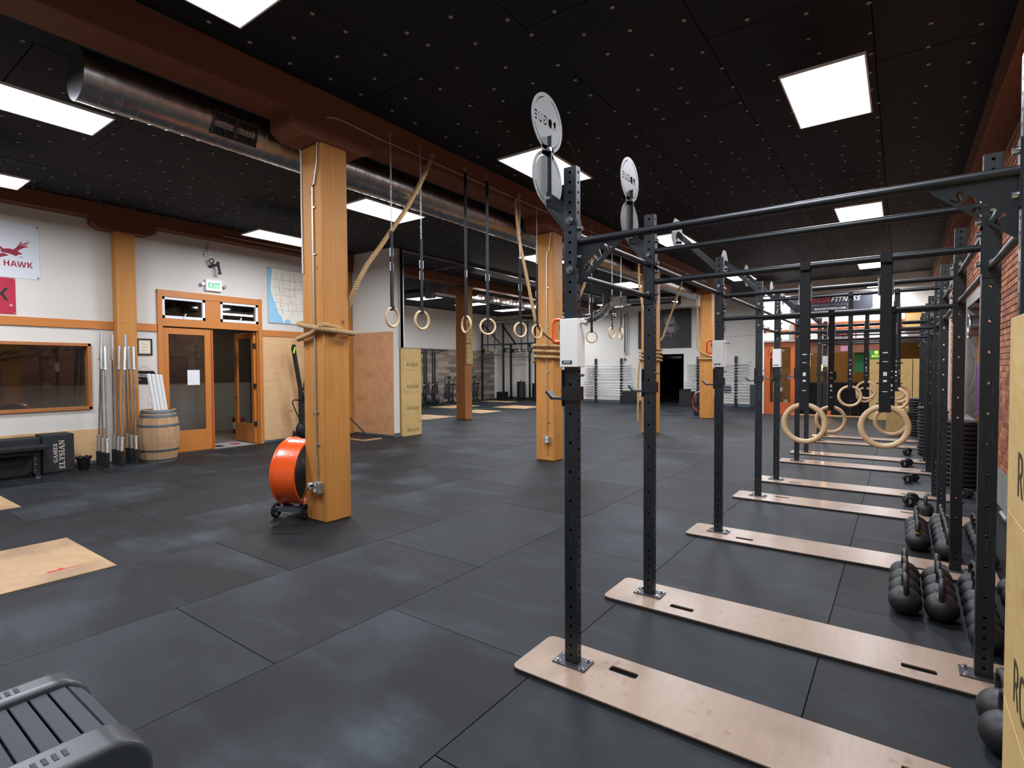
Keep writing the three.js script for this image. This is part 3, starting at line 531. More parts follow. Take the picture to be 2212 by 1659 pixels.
{
  const cam = (x, z) => Math.atan2(-x, -z); // yaw that faces the lens
  const R = [[-4.40, 4.43, 3.3, 0.85, [3.05, 2.88]], [-4.89, 4.42, 3.3, 0.72, [2.98, 2.84]], [-5.75, 4.4, 4.38, -1.0, [2.98]], [-6.235, 4.43, 4.4, 0.2, [3.0]], [-7.07, 4.38, 3.4, 0.6, [2.95, 2.7]], [-7.56, 4.3, 3.4, 0.8, [2.9, 2.7]], [-8.9, 4.4, 3.3, -0.5, [2.9, 2.75]], [-9.52, 4.4, 3.3, 0.3, [3.0, 2.7]], [-10.44, 4.4, 3.2, 1.0, [3.0, 2.6]], [-10.88, 4.4, 3.2, -1.2, [3.0, 2.55]]];
  R.forEach(([z, yt, yc, psi, b], i) => hangRing(`pale wooden gymnastic ring on black strap, ${ORD[i]} along the beam from the big post`, -4.93, z, yt, yc, i > 7 ? 2.41 : 2.28, cam(-4.93, z) + psi, { buckles: b }));
}
function ropeGeo(pts, r, pitch = 0.09, closed = false, tension = 0.4) {
  const cv = new THREE.CatmullRomCurve3(pts, closed, 'catmullrom', tension), L = cv.getLength(), n = Math.max(24, Math.round(L / 0.016));
  const fr = cv.computeFrenetFrames(n, closed), out = [];
  for (let s = 0; s < 3; s++) {
    const p = []; for (let k = 0; k <= n; k++) { const a = cv.getPointAt(k / n), th = 2 * PI * (k / n * L / pitch + s / 3); p.push(a.addScaledVector(fr.normals[k], r * 0.5 * Math.cos(th)).addScaledVector(fr.binormals[k], r * 0.5 * Math.sin(th))); }
    out.push(clean(new THREE.TubeGeometry(new THREE.CatmullRomCurve3(p), n, r * 0.56, 6)));
  }
  return out;
}
function wrapPts(x0, x1, z0, z1, y, rise, turns, e = 0.02) { // turns of rope round a square post
  const p = []; for (let t = 0; t < turns; t++) { const c = [[x1 + e, z0 + e], [x1 + e, z1 - e], [x0 - e, z1 - e], [x0 - e, z0 + e]]; c.forEach(([x, z], i) => p.push(V(x, y + rise * (t + i / 4), z))); }
  return p;
}
function climbRope(label, pts, r = 0.02, extra) {
  const t = thing('climbing_rope', label, 'rope', 0, 0, 0, 0, 'climbing ropes tied back to the posts');
  mesh(t, 'rope_body', ropeGeo(pts, r), M.rope);
  if (extra) extra(t);
  return t;
}
climbRope('thick manila rope slanting from the beam to the big post', [V(-4.95, 4.36, -5.1), V(-4.96, 3.98, -4.89), V(-4.96, 3.66, -4.69), V(-4.96, 3.36, -4.46), V(-4.96, 3.09, -4.25), V(-4.96, 2.84, -4.05), V(-4.97, 2.58, -3.9), V(-5.1, 2.32, -3.86), V(-5.4, 2.2, -3.86), V(-5.41, 2.17, -3.47), V(-4.97, 2.09, -3.47), V(-4.97, 2.06, -3.86), V(-5.41, 2.1, -3.86), V(-5.41, 2.0, -3.47), V(-5.15, 2.05, -3.45), V(-4.97, 2.13, -3.47), V(-4.97, 2.1, -3.7)], 0.029, t => {
  mesh(t, 'beam_hook', [torus(0.03, 0.007, 6, 16).translate(-4.95, 4.42, -5.13), rod(V(-4.95, 4.45, -5.13), V(-5.0, 4.45, -5.13), 0.01)], M.zinc);
  mesh(t, 'splice', [rod(V(-4.955, 4.25, -5.04), V(-4.96, 3.85, -4.82), 0.034, 10, 0.03)], M.rope);
  mesh(t, 'frayed_end', [...Array(14)].map(() => { const a = V(-4.96, 3.78, -4.77), d = V(rnd(-0.05, 0.05), rnd(-0.02, 0.12), rnd(0.03, 0.14)); return rod(a, a.clone().add(d), 0.003, 4); }), M.rope);
});
climbRope('manila rope hanging from the beam into four turns round the post', [V(-4.95, 4.34, -6.99), V(-4.96, 4.05, -7.03), V(-4.96, 3.7, -7.1), V(-4.96, 3.35, -7.23), V(-4.96, 2.7, -7.47), V(-4.96, 2.4, -7.6), V(-4.97, 2.22, -7.95), ...wrapPts(PX0, PX1, -8.2, -8.53, 2.16, -0.1, 4, 0.028)], 0.029, t => mesh(t, 'beam_hook', [torus(0.03, 0.007, 6, 16).translate(-4.95, 4.4, -7.05)], M.zinc));
climbRope('manila rope rising past the first rig upright', [V(-4.95, 4.34, -9.9), V(-4.96, 3.6, -9.5), V(-4.97, 2.9, -9.0), V(-4.98, 2.5, -8.6), V(-5.1, 2.4, -8.56), V(-5.4, 2.36, -8.56)], 0.028);
climbRope('manila rope hanging beside the hidden third post', [V(-4.95, 4.34, -11.9), V(-4.95, 3.6, -11.95), V(-4.95, 2.8, -12.3), V(-4.97, 2.2, -12.9), ...wrapPts(PX0, PX1, -13.1, -13.43, 2.14, -0.09, 4, 0.026), V(-5.42, 1.0, -13.0), V(-5.42, 0.3, -13.0)], 0.027);
climbRope('manila rope slanting from the hidden third post up to the beam', [V(-4.95, 4.34, -15.2), V(-4.96, 3.5, -14.5), V(-4.97, 2.75, -13.8), V(-4.98, 2.4, -13.47), V(-5.2, 2.3, -13.46)], 0.027);
climbRope('manila rope with one double turn round the furthest post', [V(-5.42, 4.3, -17.9), V(-5.42, 3.2, -17.95), V(-5.42, 2.3, -18.0), ...wrapPts(PX0, PX1, -18.05, -18.38, 2.02, -0.07, 2, 0.026)], 0.027);

// ======================= THE RIG =======================
const UZ = [-2.563, -3.689, -5.507, -7.354, -8.595, -10.517, -11.675, -13.637, -14.74];
const UX = [-1.458, 0.372], UW = 0.0762, UD = 0.05, UT = 2.743, UB = 0.032;
const rig = thing('pull_up_rig', 'long black steel pull-up rig with perforated uprights and cross bars', 'rig');
{
  const holesTo = (w, ys, r) => { const s = poly([[-w / 2, UB], [w / 2, UB], [w / 2, UT], [-w / 2, UT]]); for (const y of ys) { const h = new THREE.Path(); h.absellipse(0, y, r, r, 0, PI * 2, true); s.holes.push(h); } return s; };
  const fy = []; for (let y = 0.075; y < 0.36; y += 0.0535) fy.push(y); for (let y = 0.45; y < 2.02; y += 0.16) fy.push(y); for (let y = 2.07; y < 2.72; y += 0.0535) fy.push(y);
  const sy = []; for (let y = 0.09; y < 2.72; y += 0.0535) sy.push(y);
  const front = new THREE.ExtrudeGeometry(holesTo(UW - 0.006, fy, 0.0085), { depth: 0.004, bevelEnabled: false, curveSegments: 5 });
  const side = new THREE.ExtrudeGeometry(holesTo(UD - 0.004, sy, 0.0085), { depth: 0.004, bevelEnabled: false, curveSegments: 4 });
  const parts = [front.clone().translate(0, 0, -0.004), front.clone().translate(0, 0, -UD), side.clone().rotateY(PI / 2).translate(UW / 2 - 0.004, 0, -UD / 2), side.clone().rotateY(PI / 2).translate(-UW / 2, 0, -UD / 2)].map(g => uvm(g));
  for (const [x, z] of [[1, 0], [-1, 0], [1, 1], [-1, 1]]) parts.push(clean(new THREE.CylinderGeometry(0.004, 0.004, UT - UB, 8)).translate(x * (UW / 2 - 0.004), (UT + UB) / 2, z ? -UD + 0.004 : -0.004));
  parts.push(cbox(UW - 0.006, 0.003, UD - 0.006, 0, UT - 0.002, -UD / 2));
  const UG = merge(parts);
  const plate = rbox(0.2, 0.008, 0.125, 0, 0.027, -UD / 2, 0.003), bolts = [];
  for (const [a, b] of [[-1, -1], [1, 1], [-1, 1], [1, -1]]) bolts.push(clean(new THREE.CylinderGeometry(0.011, 0.011, 0.014, 6)).translate(a * 0.072, 0.037, -UD / 2 + b * 0.045), disc(0.017, 0.003, 14).translate(a * 0.072, 0.032, -UD / 2 + b * 0.045));
  const BG = merge(bolts);
  const hex = (y, front = true) => front ? [merge([disc(0.021, 0.005, 18).rotateX(PI / 2).translate(0, y, 0.003), clean(new THREE.CylinderGeometry(0.014, 0.014, 0.018, 6)).rotateX(PI / 2).translate(0, y, 0.012)])] : [merge([disc(0.02, 0.005, 18).rotateZ(PI / 2).translate(UW / 2 + 0.003, y, -UD / 2), clean(new THREE.CylinderGeometry(0.014, 0.014, 0.02, 6)).rotateZ(PI / 2).translate(UW / 2 + 0.014, y, -UD / 2)])];
  // pairs of cross-bar heights at each frame
  const cross = [[2.34], [2.485, 2.27], [2.36, 2.135], [2.5, 2.27], [2.38, 2.15], [2.36, 2.12], [2.42, 2.17], [2.4, 2.2], [2.4, 2.2]];
  UZ.forEach((z, i) => UX.forEach((x, s) => {
    const u = mesh(rig, 'upright', UG, M.powderScuffed); u.position.set(x, 0, z);
    mesh(u, 'base_plate', plate, M.steelDark); mesh(u, 'anchor_bolt', BG, M.steel);
    const hs = [2.455, 2.19].flatMap(y => hex(y));
    const side = [...cross[i].map(y => y + 0.07), ...cross[i].map(y => y - 0.085)].flatMap(y => hex(y, false));
    if (s) side.forEach(g => g.rotateY(PI).translate(0, 0, -UD));
    each(u, 'bolt', [...hs, ...side], M.steel);
    each(u, 'bar_bracket', cross[i].map(y => cbox(0.006, 0.24, UD, (s ? -1 : 1) * (UW / 2 + 0.003), y - 0.01, -UD / 2)), M.powder);
  }));
  UZ.forEach((z, i) => cross[i].forEach(y => mesh(rig, 'pull_up_bar', [rod(V(UX[0] + UW / 2, y, z - UD / 2), V(UX[1] - UW / 2, y, z - UD / 2), 0.0195, 18)], M.powder)));
  for (let i = 0; i < 8; i++) UX.forEach((x, s) => {
    const two = [0, 3, 5, 7].includes(i) || s;
    for (const y of two ? [2.39, 2.165] : [2.39]) mesh(rig, 'side_rail', [rod(V(x, y, UZ[i] - UD), V(x, y, UZ[i + 1]), 0.0185, 14)], M.powder);
    if (s) mesh(rig, 'rail_strut', [rod(V(x, 2.18, UZ[i] - 0.45), V(x, 2.38, UZ[i] - 0.45), 0.009)], M.powder);
    each(rig, 'rail_flange', [0, 1].map(k => cbox(UW, 0.36, 0.006, x, 2.29, k ? UZ[i + 1] + 0.003 : UZ[i] - UD - 0.003)), M.powder);
  });
  // name gussets under the first bar
  const gus = () => {
    const s = poly([[0, 0], [0.255, 0], [0.235, -0.03], [0.012, -0.215], [0, -0.215]]);
    const ls = font.generateShapes('SPEAL', 0.043);
    const ang = Math.atan2(0.185, 0.223);
    for (const l of ls) { const pts = l.getPoints(5).map(p => { const X = p.x * 1.12, Y = p.y, cx = 0.052, cy = -0.155; return [cx + X * Math.cos(ang) - Y * Math.sin(ang), cy + X * Math.sin(ang) + Y * Math.cos(ang)]; }); s.holes.push(new THREE.Path(pts.map(q => new THREE.Vector2(q[0], q[1])))); }
    return uvm(new THREE.ExtrudeGeometry(s, { depth: 0.006, bevelEnabled: false }));
  };
  const gusR = () => {
    const s = poly([[0, 0], [0, -0.215], [-0.012, -0.215], [-0.235, -0.03], [-0.255, 0]]), ang = -Math.atan2(0.185, 0.223);
    for (const l of font.generateShapes('SPEAL', 0.043)) s.holes.push(new THREE.Path(l.getPoints(5).map(p => { const X = p.x * 1.12, Y = p.y; return new THREE.Vector2(-0.193 + X * Math.cos(ang) - Y * Math.sin(ang), -0.053 + X * Math.sin(ang) + Y * Math.cos(ang)); })));
    return uvm(new THREE.ExtrudeGeometry(s, { depth: 0.006, bevelEnabled: false }));
  };
  mesh(rig, 'gusset_plate', [gus().translate(UX[0] + UW / 2 + 0.004, 2.325, UZ[0] - UD / 2)], M.powder);
  mesh(rig, 'gusset_plate', [gusR().translate(UX[1] - UW / 2 - 0.004, 2.325, UZ[0] - UD / 2)], M.powder);
  // wall-ball targets: paired discs near, single discs further back
  const discShape = (r) => { const s = new THREE.Shape(); s.absarc(0, 0, r, 0, PI * 2); return s; };
  const arcs = (s, r) => { for (let k = 0; k < 4; k++) { const a0 = k * PI / 2 + 0.28, a1 = (k + 1) * PI / 2 - 0.28, p = []; for (let q = 0; q <= 10; q++) { const a = a0 + (a1 - a0) * q / 10; p.push(new THREE.Vector2(Math.cos(a) * (r - 0.02), Math.sin(a) * (r - 0.02))); } for (let q = 10; q >= 0; q--) { const a = a0 + (a1 - a0) * q / 10; p.push(new THREE.Vector2(Math.cos(a) * (r - 0.026), Math.sin(a) * (r - 0.026))); } s.holes.push(new THREE.Path(p)); } };
  const R = 0.158, up = discShape(R), lo = discShape(R * 0.97); arcs(up, R); arcs(lo, R * 0.97);
  for (const l of font.generateShapes('ROGUE', 0.05)) up.holes.push(new THREE.Path(l.getPoints(5).map(p => new THREE.Vector2(p.x * 1.0 - 0.098, p.y - 0.02))));
  const pair = merge([uvm(new THREE.ExtrudeGeometry(up, { depth: 0.005, bevelEnabled: false, curveSegments: 40 })).translate(0, 3.025, 0), uvm(new THREE.ExtrudeGeometry(lo, { depth: 0.005, bevelEnabled: false, curveSegments: 40 })).translate(0, 2.715, 0), cbox(0.12, 0.06, 0.005, 0, 2.868, 0.0025)]);
  pair.rotateY(-PI / 2); // lettering reads from outside the rig
  const armShape = poly([[0, 2.56], [-0.155, 2.645], [-0.165, 2.56], [-0.155, 2.555], [0, 2.42]]);
  [0, 1].forEach(i => {
    const t = new THREE.Group(); t.name = 'ball_target'; rig.add(t); t.position.set(UX[0] - UW / 2, 0, UZ[i] - UD / 2);
    mesh(t, 'target_disc', pair.clone().translate(-0.115, 0, 0), M.greyPaint);
    mesh(t, 'spine', [box(-0.115, -0.09, 2.58, 2.95, -0.004, 0.004)], M.powder);
    mesh(t, 'bracket', [uvm(new THREE.ExtrudeGeometry(armShape, { depth: 0.006, bevelEnabled: false })).scale(0.72, 1, 1).translate(0, 0, 0.012), bar(V(-0.12, 2.565, 0), V(0, 2.41, 0), 0.05, 0.006, V(0, 0, 1).cross(V(1, 0, 0)))], M.powder);
    each(t, 'bolt', [2.87, 2.6].map(y => disc(0.012, 0.03, 8).rotateZ(PI / 2).translate(-0.1, y, 0.018)), M.steel);
  });
  const oct = poly([...Array(8)].map((_, k) => { const a = (k + 0.5) * PI / 4; return [Math.cos(a) * 0.168, Math.sin(a) * 0.168]; }));
  const og = uvm(new THREE.ExtrudeGeometry(oct, { depth: 0.006, bevelEnabled: false })).rotateY(-PI / 2);
  for (let i = 2; i < 9; i++) {
    const t = new THREE.Group(); t.name = 'ball_target'; rig.add(t); t.position.set(UX[0] - UW / 2, 0, UZ[i] - UD / 2);
    mesh(t, 'target_disc', og.clone().translate(-0.385, 3.03, 0), M.greyPaint);
    mesh(t, 'arm', [bar(V(-0.385, 3.04, 0), V(0.01, 2.64, 0), 0.05, 0.05, V(0, 0, 1)), rod(V(-0.395, 2.95, 0), V(-0.34, 2.94, 0), 0.012)], M.powder);
  }
}
// foot boards under the frames
{
  const slot = [-1, 1, 1, -1, 1, 0, 1, -1, 1];
  UZ.forEach((z, i) => {
    const s = rrect(-1.722, -0.212, 0.635, 0.212, 0.055);
    const sz = slot[i] * 0.088;
    for (const x of [-1.19, 0.1]) s.holes.push(rrect(x - 0.078, -sz - 0.026, x + 0.078, -sz + 0.026, 0.014, THREE.Path));
    const t = thing('foot_board', `long tan foot board with two hand slots, ${ORD[i]} along the rig`, 'board', 0, 0, z - 0.01, 0, 'foot boards under the rig');
    const mk = (d, y, bev) => { const g = new THREE.ExtrudeGeometry(s, { depth: d, bevelEnabled: bev > 0, bevelThickness: bev, bevelSize: bev, bevelOffset: -bev, bevelSegments: 1, curveSegments: 8 }); g.rotateX(-PI / 2); g.translate(0, y, 0); return uvm(g, 'x'); };
    mesh(t, 'top_veneer', [mk(0.005, 0.0165, 0.0015)], M.board);
    mesh(t, 'core', [mk(0.0148, 0.0002, 0)], M.boardEdge);
  });
}
// foam pads, cups and links on the uprights
{
  const padLogo = print(256, 64, (c, w, h) => { c.fillStyle = '#1a2a3a'; c.fillRect(0, 0, w, h); c.fillStyle = '#e8e8e8'; c.font = 'bold 50px sans-serif'; c.textAlign = 'center'; c.textBaseline = 'middle'; c.fillText('ROGUE', w / 2, h / 2 + 2, w * 0.9); });
  [0, 2, 4, 6, 8].forEach((i, k) => {
    const t = thing('foam_pad', `white foam sleeve with small dark logo on rig upright, ${ORD[k]} along the rig`, 'pad', UX[0], 1.795, UZ[i] - UD / 2, 0, 'white foam sleeves on the rig');
    const s = rrect(-0.055, -0.045, 0.055, 0.045, 0.008); s.holes.push(rrect(-0.0388, -0.0258, 0.0388, 0.0258, 0.002, THREE.Path));
    const g = new THREE.ExtrudeGeometry(s, { depth: 0.256, bevelEnabled: true, bevelThickness: 0.003, bevelSize: 0.003, bevelOffset: -0.003, bevelSegments: 2 }); g.rotateX(-PI / 2); g.translate(0, -0.128, 0);
    mesh(t, 'sleeve', [uvm(g)], M.whiteFoam);
    mesh(t, 'logo_tag', [clean(new THREE.BoxGeometry(0.062, 0.017, 0.002)).translate(-0.008, -0.104, 0.046)], padLogo);
    mesh(t, 'pin', [rod(V(0.05, 0.105, 0.01), V(0.095, 0.105, 0.01), 0.008), disc(0.014, 0.012, 12).rotateZ(PI / 2).translate(0.09, 0.105, 0.01)], M.zinc);
  });
  UZ.forEach((z, i) => {
    const t = thing('j_cup', `black steel bar hook on rig upright, ${ORD[i]} along the rig`, 'bar hook', UX[0], 1.52, z - UD / 2, 0, 'bar hooks on the rig');
    mesh(t, 'collar', [cbox(0.1, 0.075, 0.006, 0, 0, 0.031), cbox(0.1, 0.075, 0.006, 0, 0, -0.031), cbox(0.006, 0.2, 0.07, -0.046, 0.03, 0), cbox(0.006, 0.075, 0.07, 0.046, 0, 0)], M.powder);
    mesh(t, 'hook_arm', [bar(V(-0.045, -0.03, 0), V(-0.125, -0.03, 0), 0.05, 0.014), bar(V(-0.12, -0.03, 0), V(-0.158, 0.008, 0), 0.05, 0.014)], M.steelDark);
    mesh(t, 'pin', [rod(V(0.04, 0.1, 0), V(0.07, 0.1, 0), 0.008)], M.steel);
  });
  const og = (() => { const p = []; for (let k = 0; k < 24; k++) { const a = k / 24 * PI * 2; p.push(V(0.028 * Math.sign(Math.cos(a)) * Math.pow(Math.abs(Math.cos(a)), 0.5), 0.062 * Math.sign(Math.sin(a)) * Math.pow(Math.abs(Math.sin(a)), 0.55), 0)); } return tube(p, 0.0085, 60, 8, true); })();
  [0, 2, 4].forEach((i, k) => { const t = thing('oval_link', `orange oval plastic link beside the white foam sleeve, ${ORD[k]} along the rig`, 'link', UX[0] - 0.092, 1.865, UZ[i] - UD / 2, 0.2, 'orange oval links on the rig'); mesh(t, 'loop', [og], M.orange); mesh(t, 'hanger', [rod(V(0.0, 0.06, 0), V(0.075, 0.06, 0), 0.006), cbox(0.02, 0.03, 0.02, 0.02, 0.02, 0)], M.red); });
}
// rings hung inside the rig
{
  const R = [[-0.475, 1, 2.27, 1.314, 0.052, -0.15], [-0.072, 1, 2.27, 1.316, 0.055, 0.1], [-0.5, 2, 2.135, 1.19, 0.046, 0.2], [-0.06, 2, 2.135, 1.2, 0.046, 0.0], [-0.476, 3, 2.5, 1.318, 0.046, 0.15], [-0.04, 3, 2.5, 1.3, 0.046, -0.2], [-0.37, 4, 2.38, 1.347, 0.04, -0.25], [-0.02, 4, 2.38, 1.31, 0.04, 0.1], [-0.47, 5, 2.36, 1.2, 0.04, 0.1], [-0.05, 5, 2.36, 1.25, 0.04, 0.1]];
  R.forEach(([x, i, yb, yr, w, dt], k) => {
    const z = UZ[i] - UD / 2, t = hangRing(`large wooden ring on a wide black strap inside the rig, ${k % 2 ? 'wall side' : 'room side'} of pair ${ORD[k >> 1]}`, x, z, yb, yb, yr, Math.atan2(-x, -z) + dt, { group: 'rings inside the rig', w, buckles: [yb - 0.16], print: [[yr + 0.42, 0.006], [yr + 0.37, 0.004], [yr + 0.3, 0.022], [yr + 0.26, 0.012], [yr + 0.2, 0.004]] });
    mesh(t, 'bar_loop', [cbox(w, 0.05, 0.05, 0, yb, 0)], M.strap);
  });
}
// ======================= KETTLEBELLS =======================
{
  const mk = (r) => {
    const body = []; for (let k = 0; k <= 16; k++) { const a = -PI / 2 + 0.5 + (PI - 0.72) * k / 16; body.push([r * Math.cos(a), r * 0.88 + r * Math.sin(a) * 1.0]); }
    const y0 = body[0][1]; const pts = [[0.001, y0], ...body]; const top = body[body.length - 1]; pts.push([0.001, top[1] + 0.004]);
    const g = lathe(pts.map(p => [p[0], p[1] - y0]), 28);
    const ty = top[1] - y0, hh = r * 0.92, hw = r * 0.62;
    const h = tube([V(0, ty - r * 0.35, hw * 1.02), V(0, ty + hh * 0.25, hw * 1.08), V(0, ty + hh * 0.72, hw * 0.86), V(0, ty + hh * 0.92, hw * 0.4), V(0, ty + hh * 0.93, -hw * 0.4), V(0, ty + hh * 0.72, -hw * 0.86), V(0, ty + hh * 0.25, -hw * 1.08), V(0, ty - r * 0.35, -hw * 1.02)], 0.0165, 36, 10);
    return [g, h];
  };
  const sizes = { L: mk(0.094), M: mk(0.09), S: mk(0.076) };
  const bell = (label, size, x, z, turn, band, y = 0.0005) => {
    const t = thing('kettlebell', label, 'kettlebell', x, y, z, turn, 'black kettlebells beside the rig');
    mesh(t, 'bell', sizes[size][0], M.iron); mesh(t, 'handle', sizes[size][1], M.iron);
    if (band) mesh(t, 'colour_band', [torus(0.0175, 0.003, 6, 16).rotateX(PI / 2).translate(0, 0.17, 0.06)], std({ color: band, roughness: 0.5 }));
  };
  const row = (where, x, z, n, dz, size, turn = 0, dx = 0) => { for (let k = 0; k < n; k++) bell(`black kettlebell, ${ORD[k]} in the row ${where}`, size, x + dx * k, z - dz * k, turn + rnd(-0.12, 0.12), k === 0 && where.includes('yellow') ? 0xd6c81e : 0); };
  row('standing furthest from the brick wall, behind the second board', 0.042, -4.45, 4, 0.195, 'L');
  row('beside it, behind the second board', 0.236, -4.45, 4, 0.195, 'L', 0.05);
  row('half hidden by the second upright, behind the second board', 0.428, -4.12, 6, 0.185, 'M', 0.1, 0.003);
  row('closest to the brick wall, behind the second board', 0.66, -4.15, 6, 0.185, 'M', 0.15);
  row('with a yellow band, behind the third board', 0.145, -6.06, 4, 0.195, 'L');
  row('under the third upright, behind the third board', 0.345, -5.9, 6, 0.195, 'L', 0.1);
  row('next to the brick wall, behind the third board', 0.6, -5.86, 7, 0.17, 'S', 0.3);
  bell('lone small black kettlebell on the fourth board', 'S', 0.24, -7.42, 0, 0, 0.0235);
  bell('black kettlebell by the plywood box stack, closer to the stack', 'L', 0.385, -3.06, 0.1, 0);
  bell('black kettlebell by the plywood box stack, against the second board', 'L', 0.395, -3.265, 0.1, 0xc0202a);
}

// ======================= PLYWOOD BOXES =======================
function plyBox(label, w, h, d, x, y, z, o = {}) { // w along x, h up, d along z; joined panels with grooves
  const t = thing('plyo_box', label, 'wooden box', x, y, z, o.turn ?? 0, o.group);
  const p = 0.018, e = 0.0015;
  mesh(t, 'side_panel', [rbox(w, h - e, p, 0, h / 2, d / 2 - p / 2, 0.003, 'x')], M.plyBox);
  mesh(t, 'side_panel', [rbox(w, h - e, p, 0, h / 2, -d / 2 + p / 2, 0.003, 'x')], M.plyBox);
  mesh(t, 'end_panel', [rbox(p, h - e, d - 2 * p - 0.002, w / 2 - p / 2, h / 2, 0, 0.003, 'z')], M.plyBox);
  mesh(t, 'end_panel', [rbox(p, h - e, d - 2 * p - 0.002, -w / 2 + p / 2, h / 2, 0, 0.003, 'z')], M.plyBox);
  mesh(t, 'lid', [rbox(w - 2 * p - 0.002, p, d - 2 * p - 0.002, 0, h - p / 2 - e, 0, 0.003, 'x')], M.plyBox);
  mesh(t, 'bottom_panel', [rbox(w - 2 * p - 0.002, p, d - 2 * p - 0.002, 0, p / 2, 0, 0.003, 'x')], M.plyBox);
  if (o.logo) o.logo(t, w, h, d);
  return t;
}
{
  const lg = ['bottom', 'second', 'third', 'top'];
  for (let k = 0; k < 4; k++) plyBox(`plywood jump box beside the stub wall, ${lg[k]} of the stack of four`, 0.5, 0.545, 0.63, -10.19, 0.001 + k * 0.5455, -9.5, { group: 'stack of four jump boxes', logo: (t, w, h, d) => { sheet(t, 'stencil_lettering', 0.5, 0.14, M.boxLogo, w / 2 + 0.0015, 0.14, -0.02, PI / 2, 0.001); } });
  const l3 = ['bottom', 'middle', 'top'];
  for (let k = 0; k < 3; k++) plyBox(`plywood jump box beside the kettlebells, ${l3[k]} of the stack of three`, 0.5, 0.601, 0.76, 0.53, 0.001 + k * 0.602, -1.92, { group: 'stack of three jump boxes', logo: (t, w, h, d) => { sheet(t, 'stencil_lettering', 0.64, 0.22, M.boxLogo, -w / 2 - 0.0015, 0.14, 0.055, -PI / 2, 0.001); } });
  // wide boxes at the lobby front
  const names = ['bottom', 'middle', 'top'];
  for (let c = 0; c < 2; c++) for (let k = 0; k < 3; k++) plyBox(`plywood storage box at the lobby front, ${names[k]} of the ${c ? 'narrow' : 'wide'} stack`, c ? 0.42 : 1.08, 0.632, 0.6, c ? 0.52 : -0.25, 0.001 + k * 0.633, -20.6, { group: 'plywood boxes at the lobby front', logo: (t, w, h, d) => mesh(t, 'hand_slot', [cbox(0.12, 0.035, 0.004, c ? 0 : -0.3, h - 0.12, d / 2 + 0.001), cbox(0.12, 0.035, 0.004, c ? 0.02 : 0.25, h - 0.12, d / 2 + 0.001)], M.matte) });
  plyBox('low plywood box standing alone near the far plates', 0.36, 0.6, 0.5, -0.1, 0.001, -16.45);
  const s = thing('step_shelf', 'small wooden step shelf in front of the storage boxes', 'shelf', 0.05, 0, -19.9);
  mesh(s, 'top_board', [cbox(0.62, 0.03, 0.4, 0, 0.44, 0, 'x')], M.plyBox); for (const a of [-1, 1]) mesh(s, 'side_board', [cbox(0.03, 0.42, 0.38, a * 0.28, 0.211, 0)], M.plyBox);
  const b = thing('cabinet', 'small wooden wall cabinet high by the brick wall', 'cabinet', 0.3, 2.8, ZD + 0.16);
  mesh(b, 'body', [rbox(0.42, 0.52, 0.3, 0, 0.27, 0, 0.005)], M.trim); mesh(b, 'door', [cbox(0.38, 0.22, 0.012, 0, 0.14, 0.157), cbox(0.38, 0.22, 0.012, 0, 0.39, 0.157)], M.plyBox);
  const g = thing('loudspeaker', 'dark grey loudspeaker box beside the wall cabinet', 'speaker', 0.66, 2.85, ZD + 0.2);
  mesh(g, 'body', [rbox(0.26, 0.4, 0.26, 0, 0.2, 0, 0.01)], M.steelDark); mesh(g, 'cone', [disc(0.09, 0.01, 24).rotateX(PI / 2).translate(0, 0.14, 0.132)], M.matte);
}
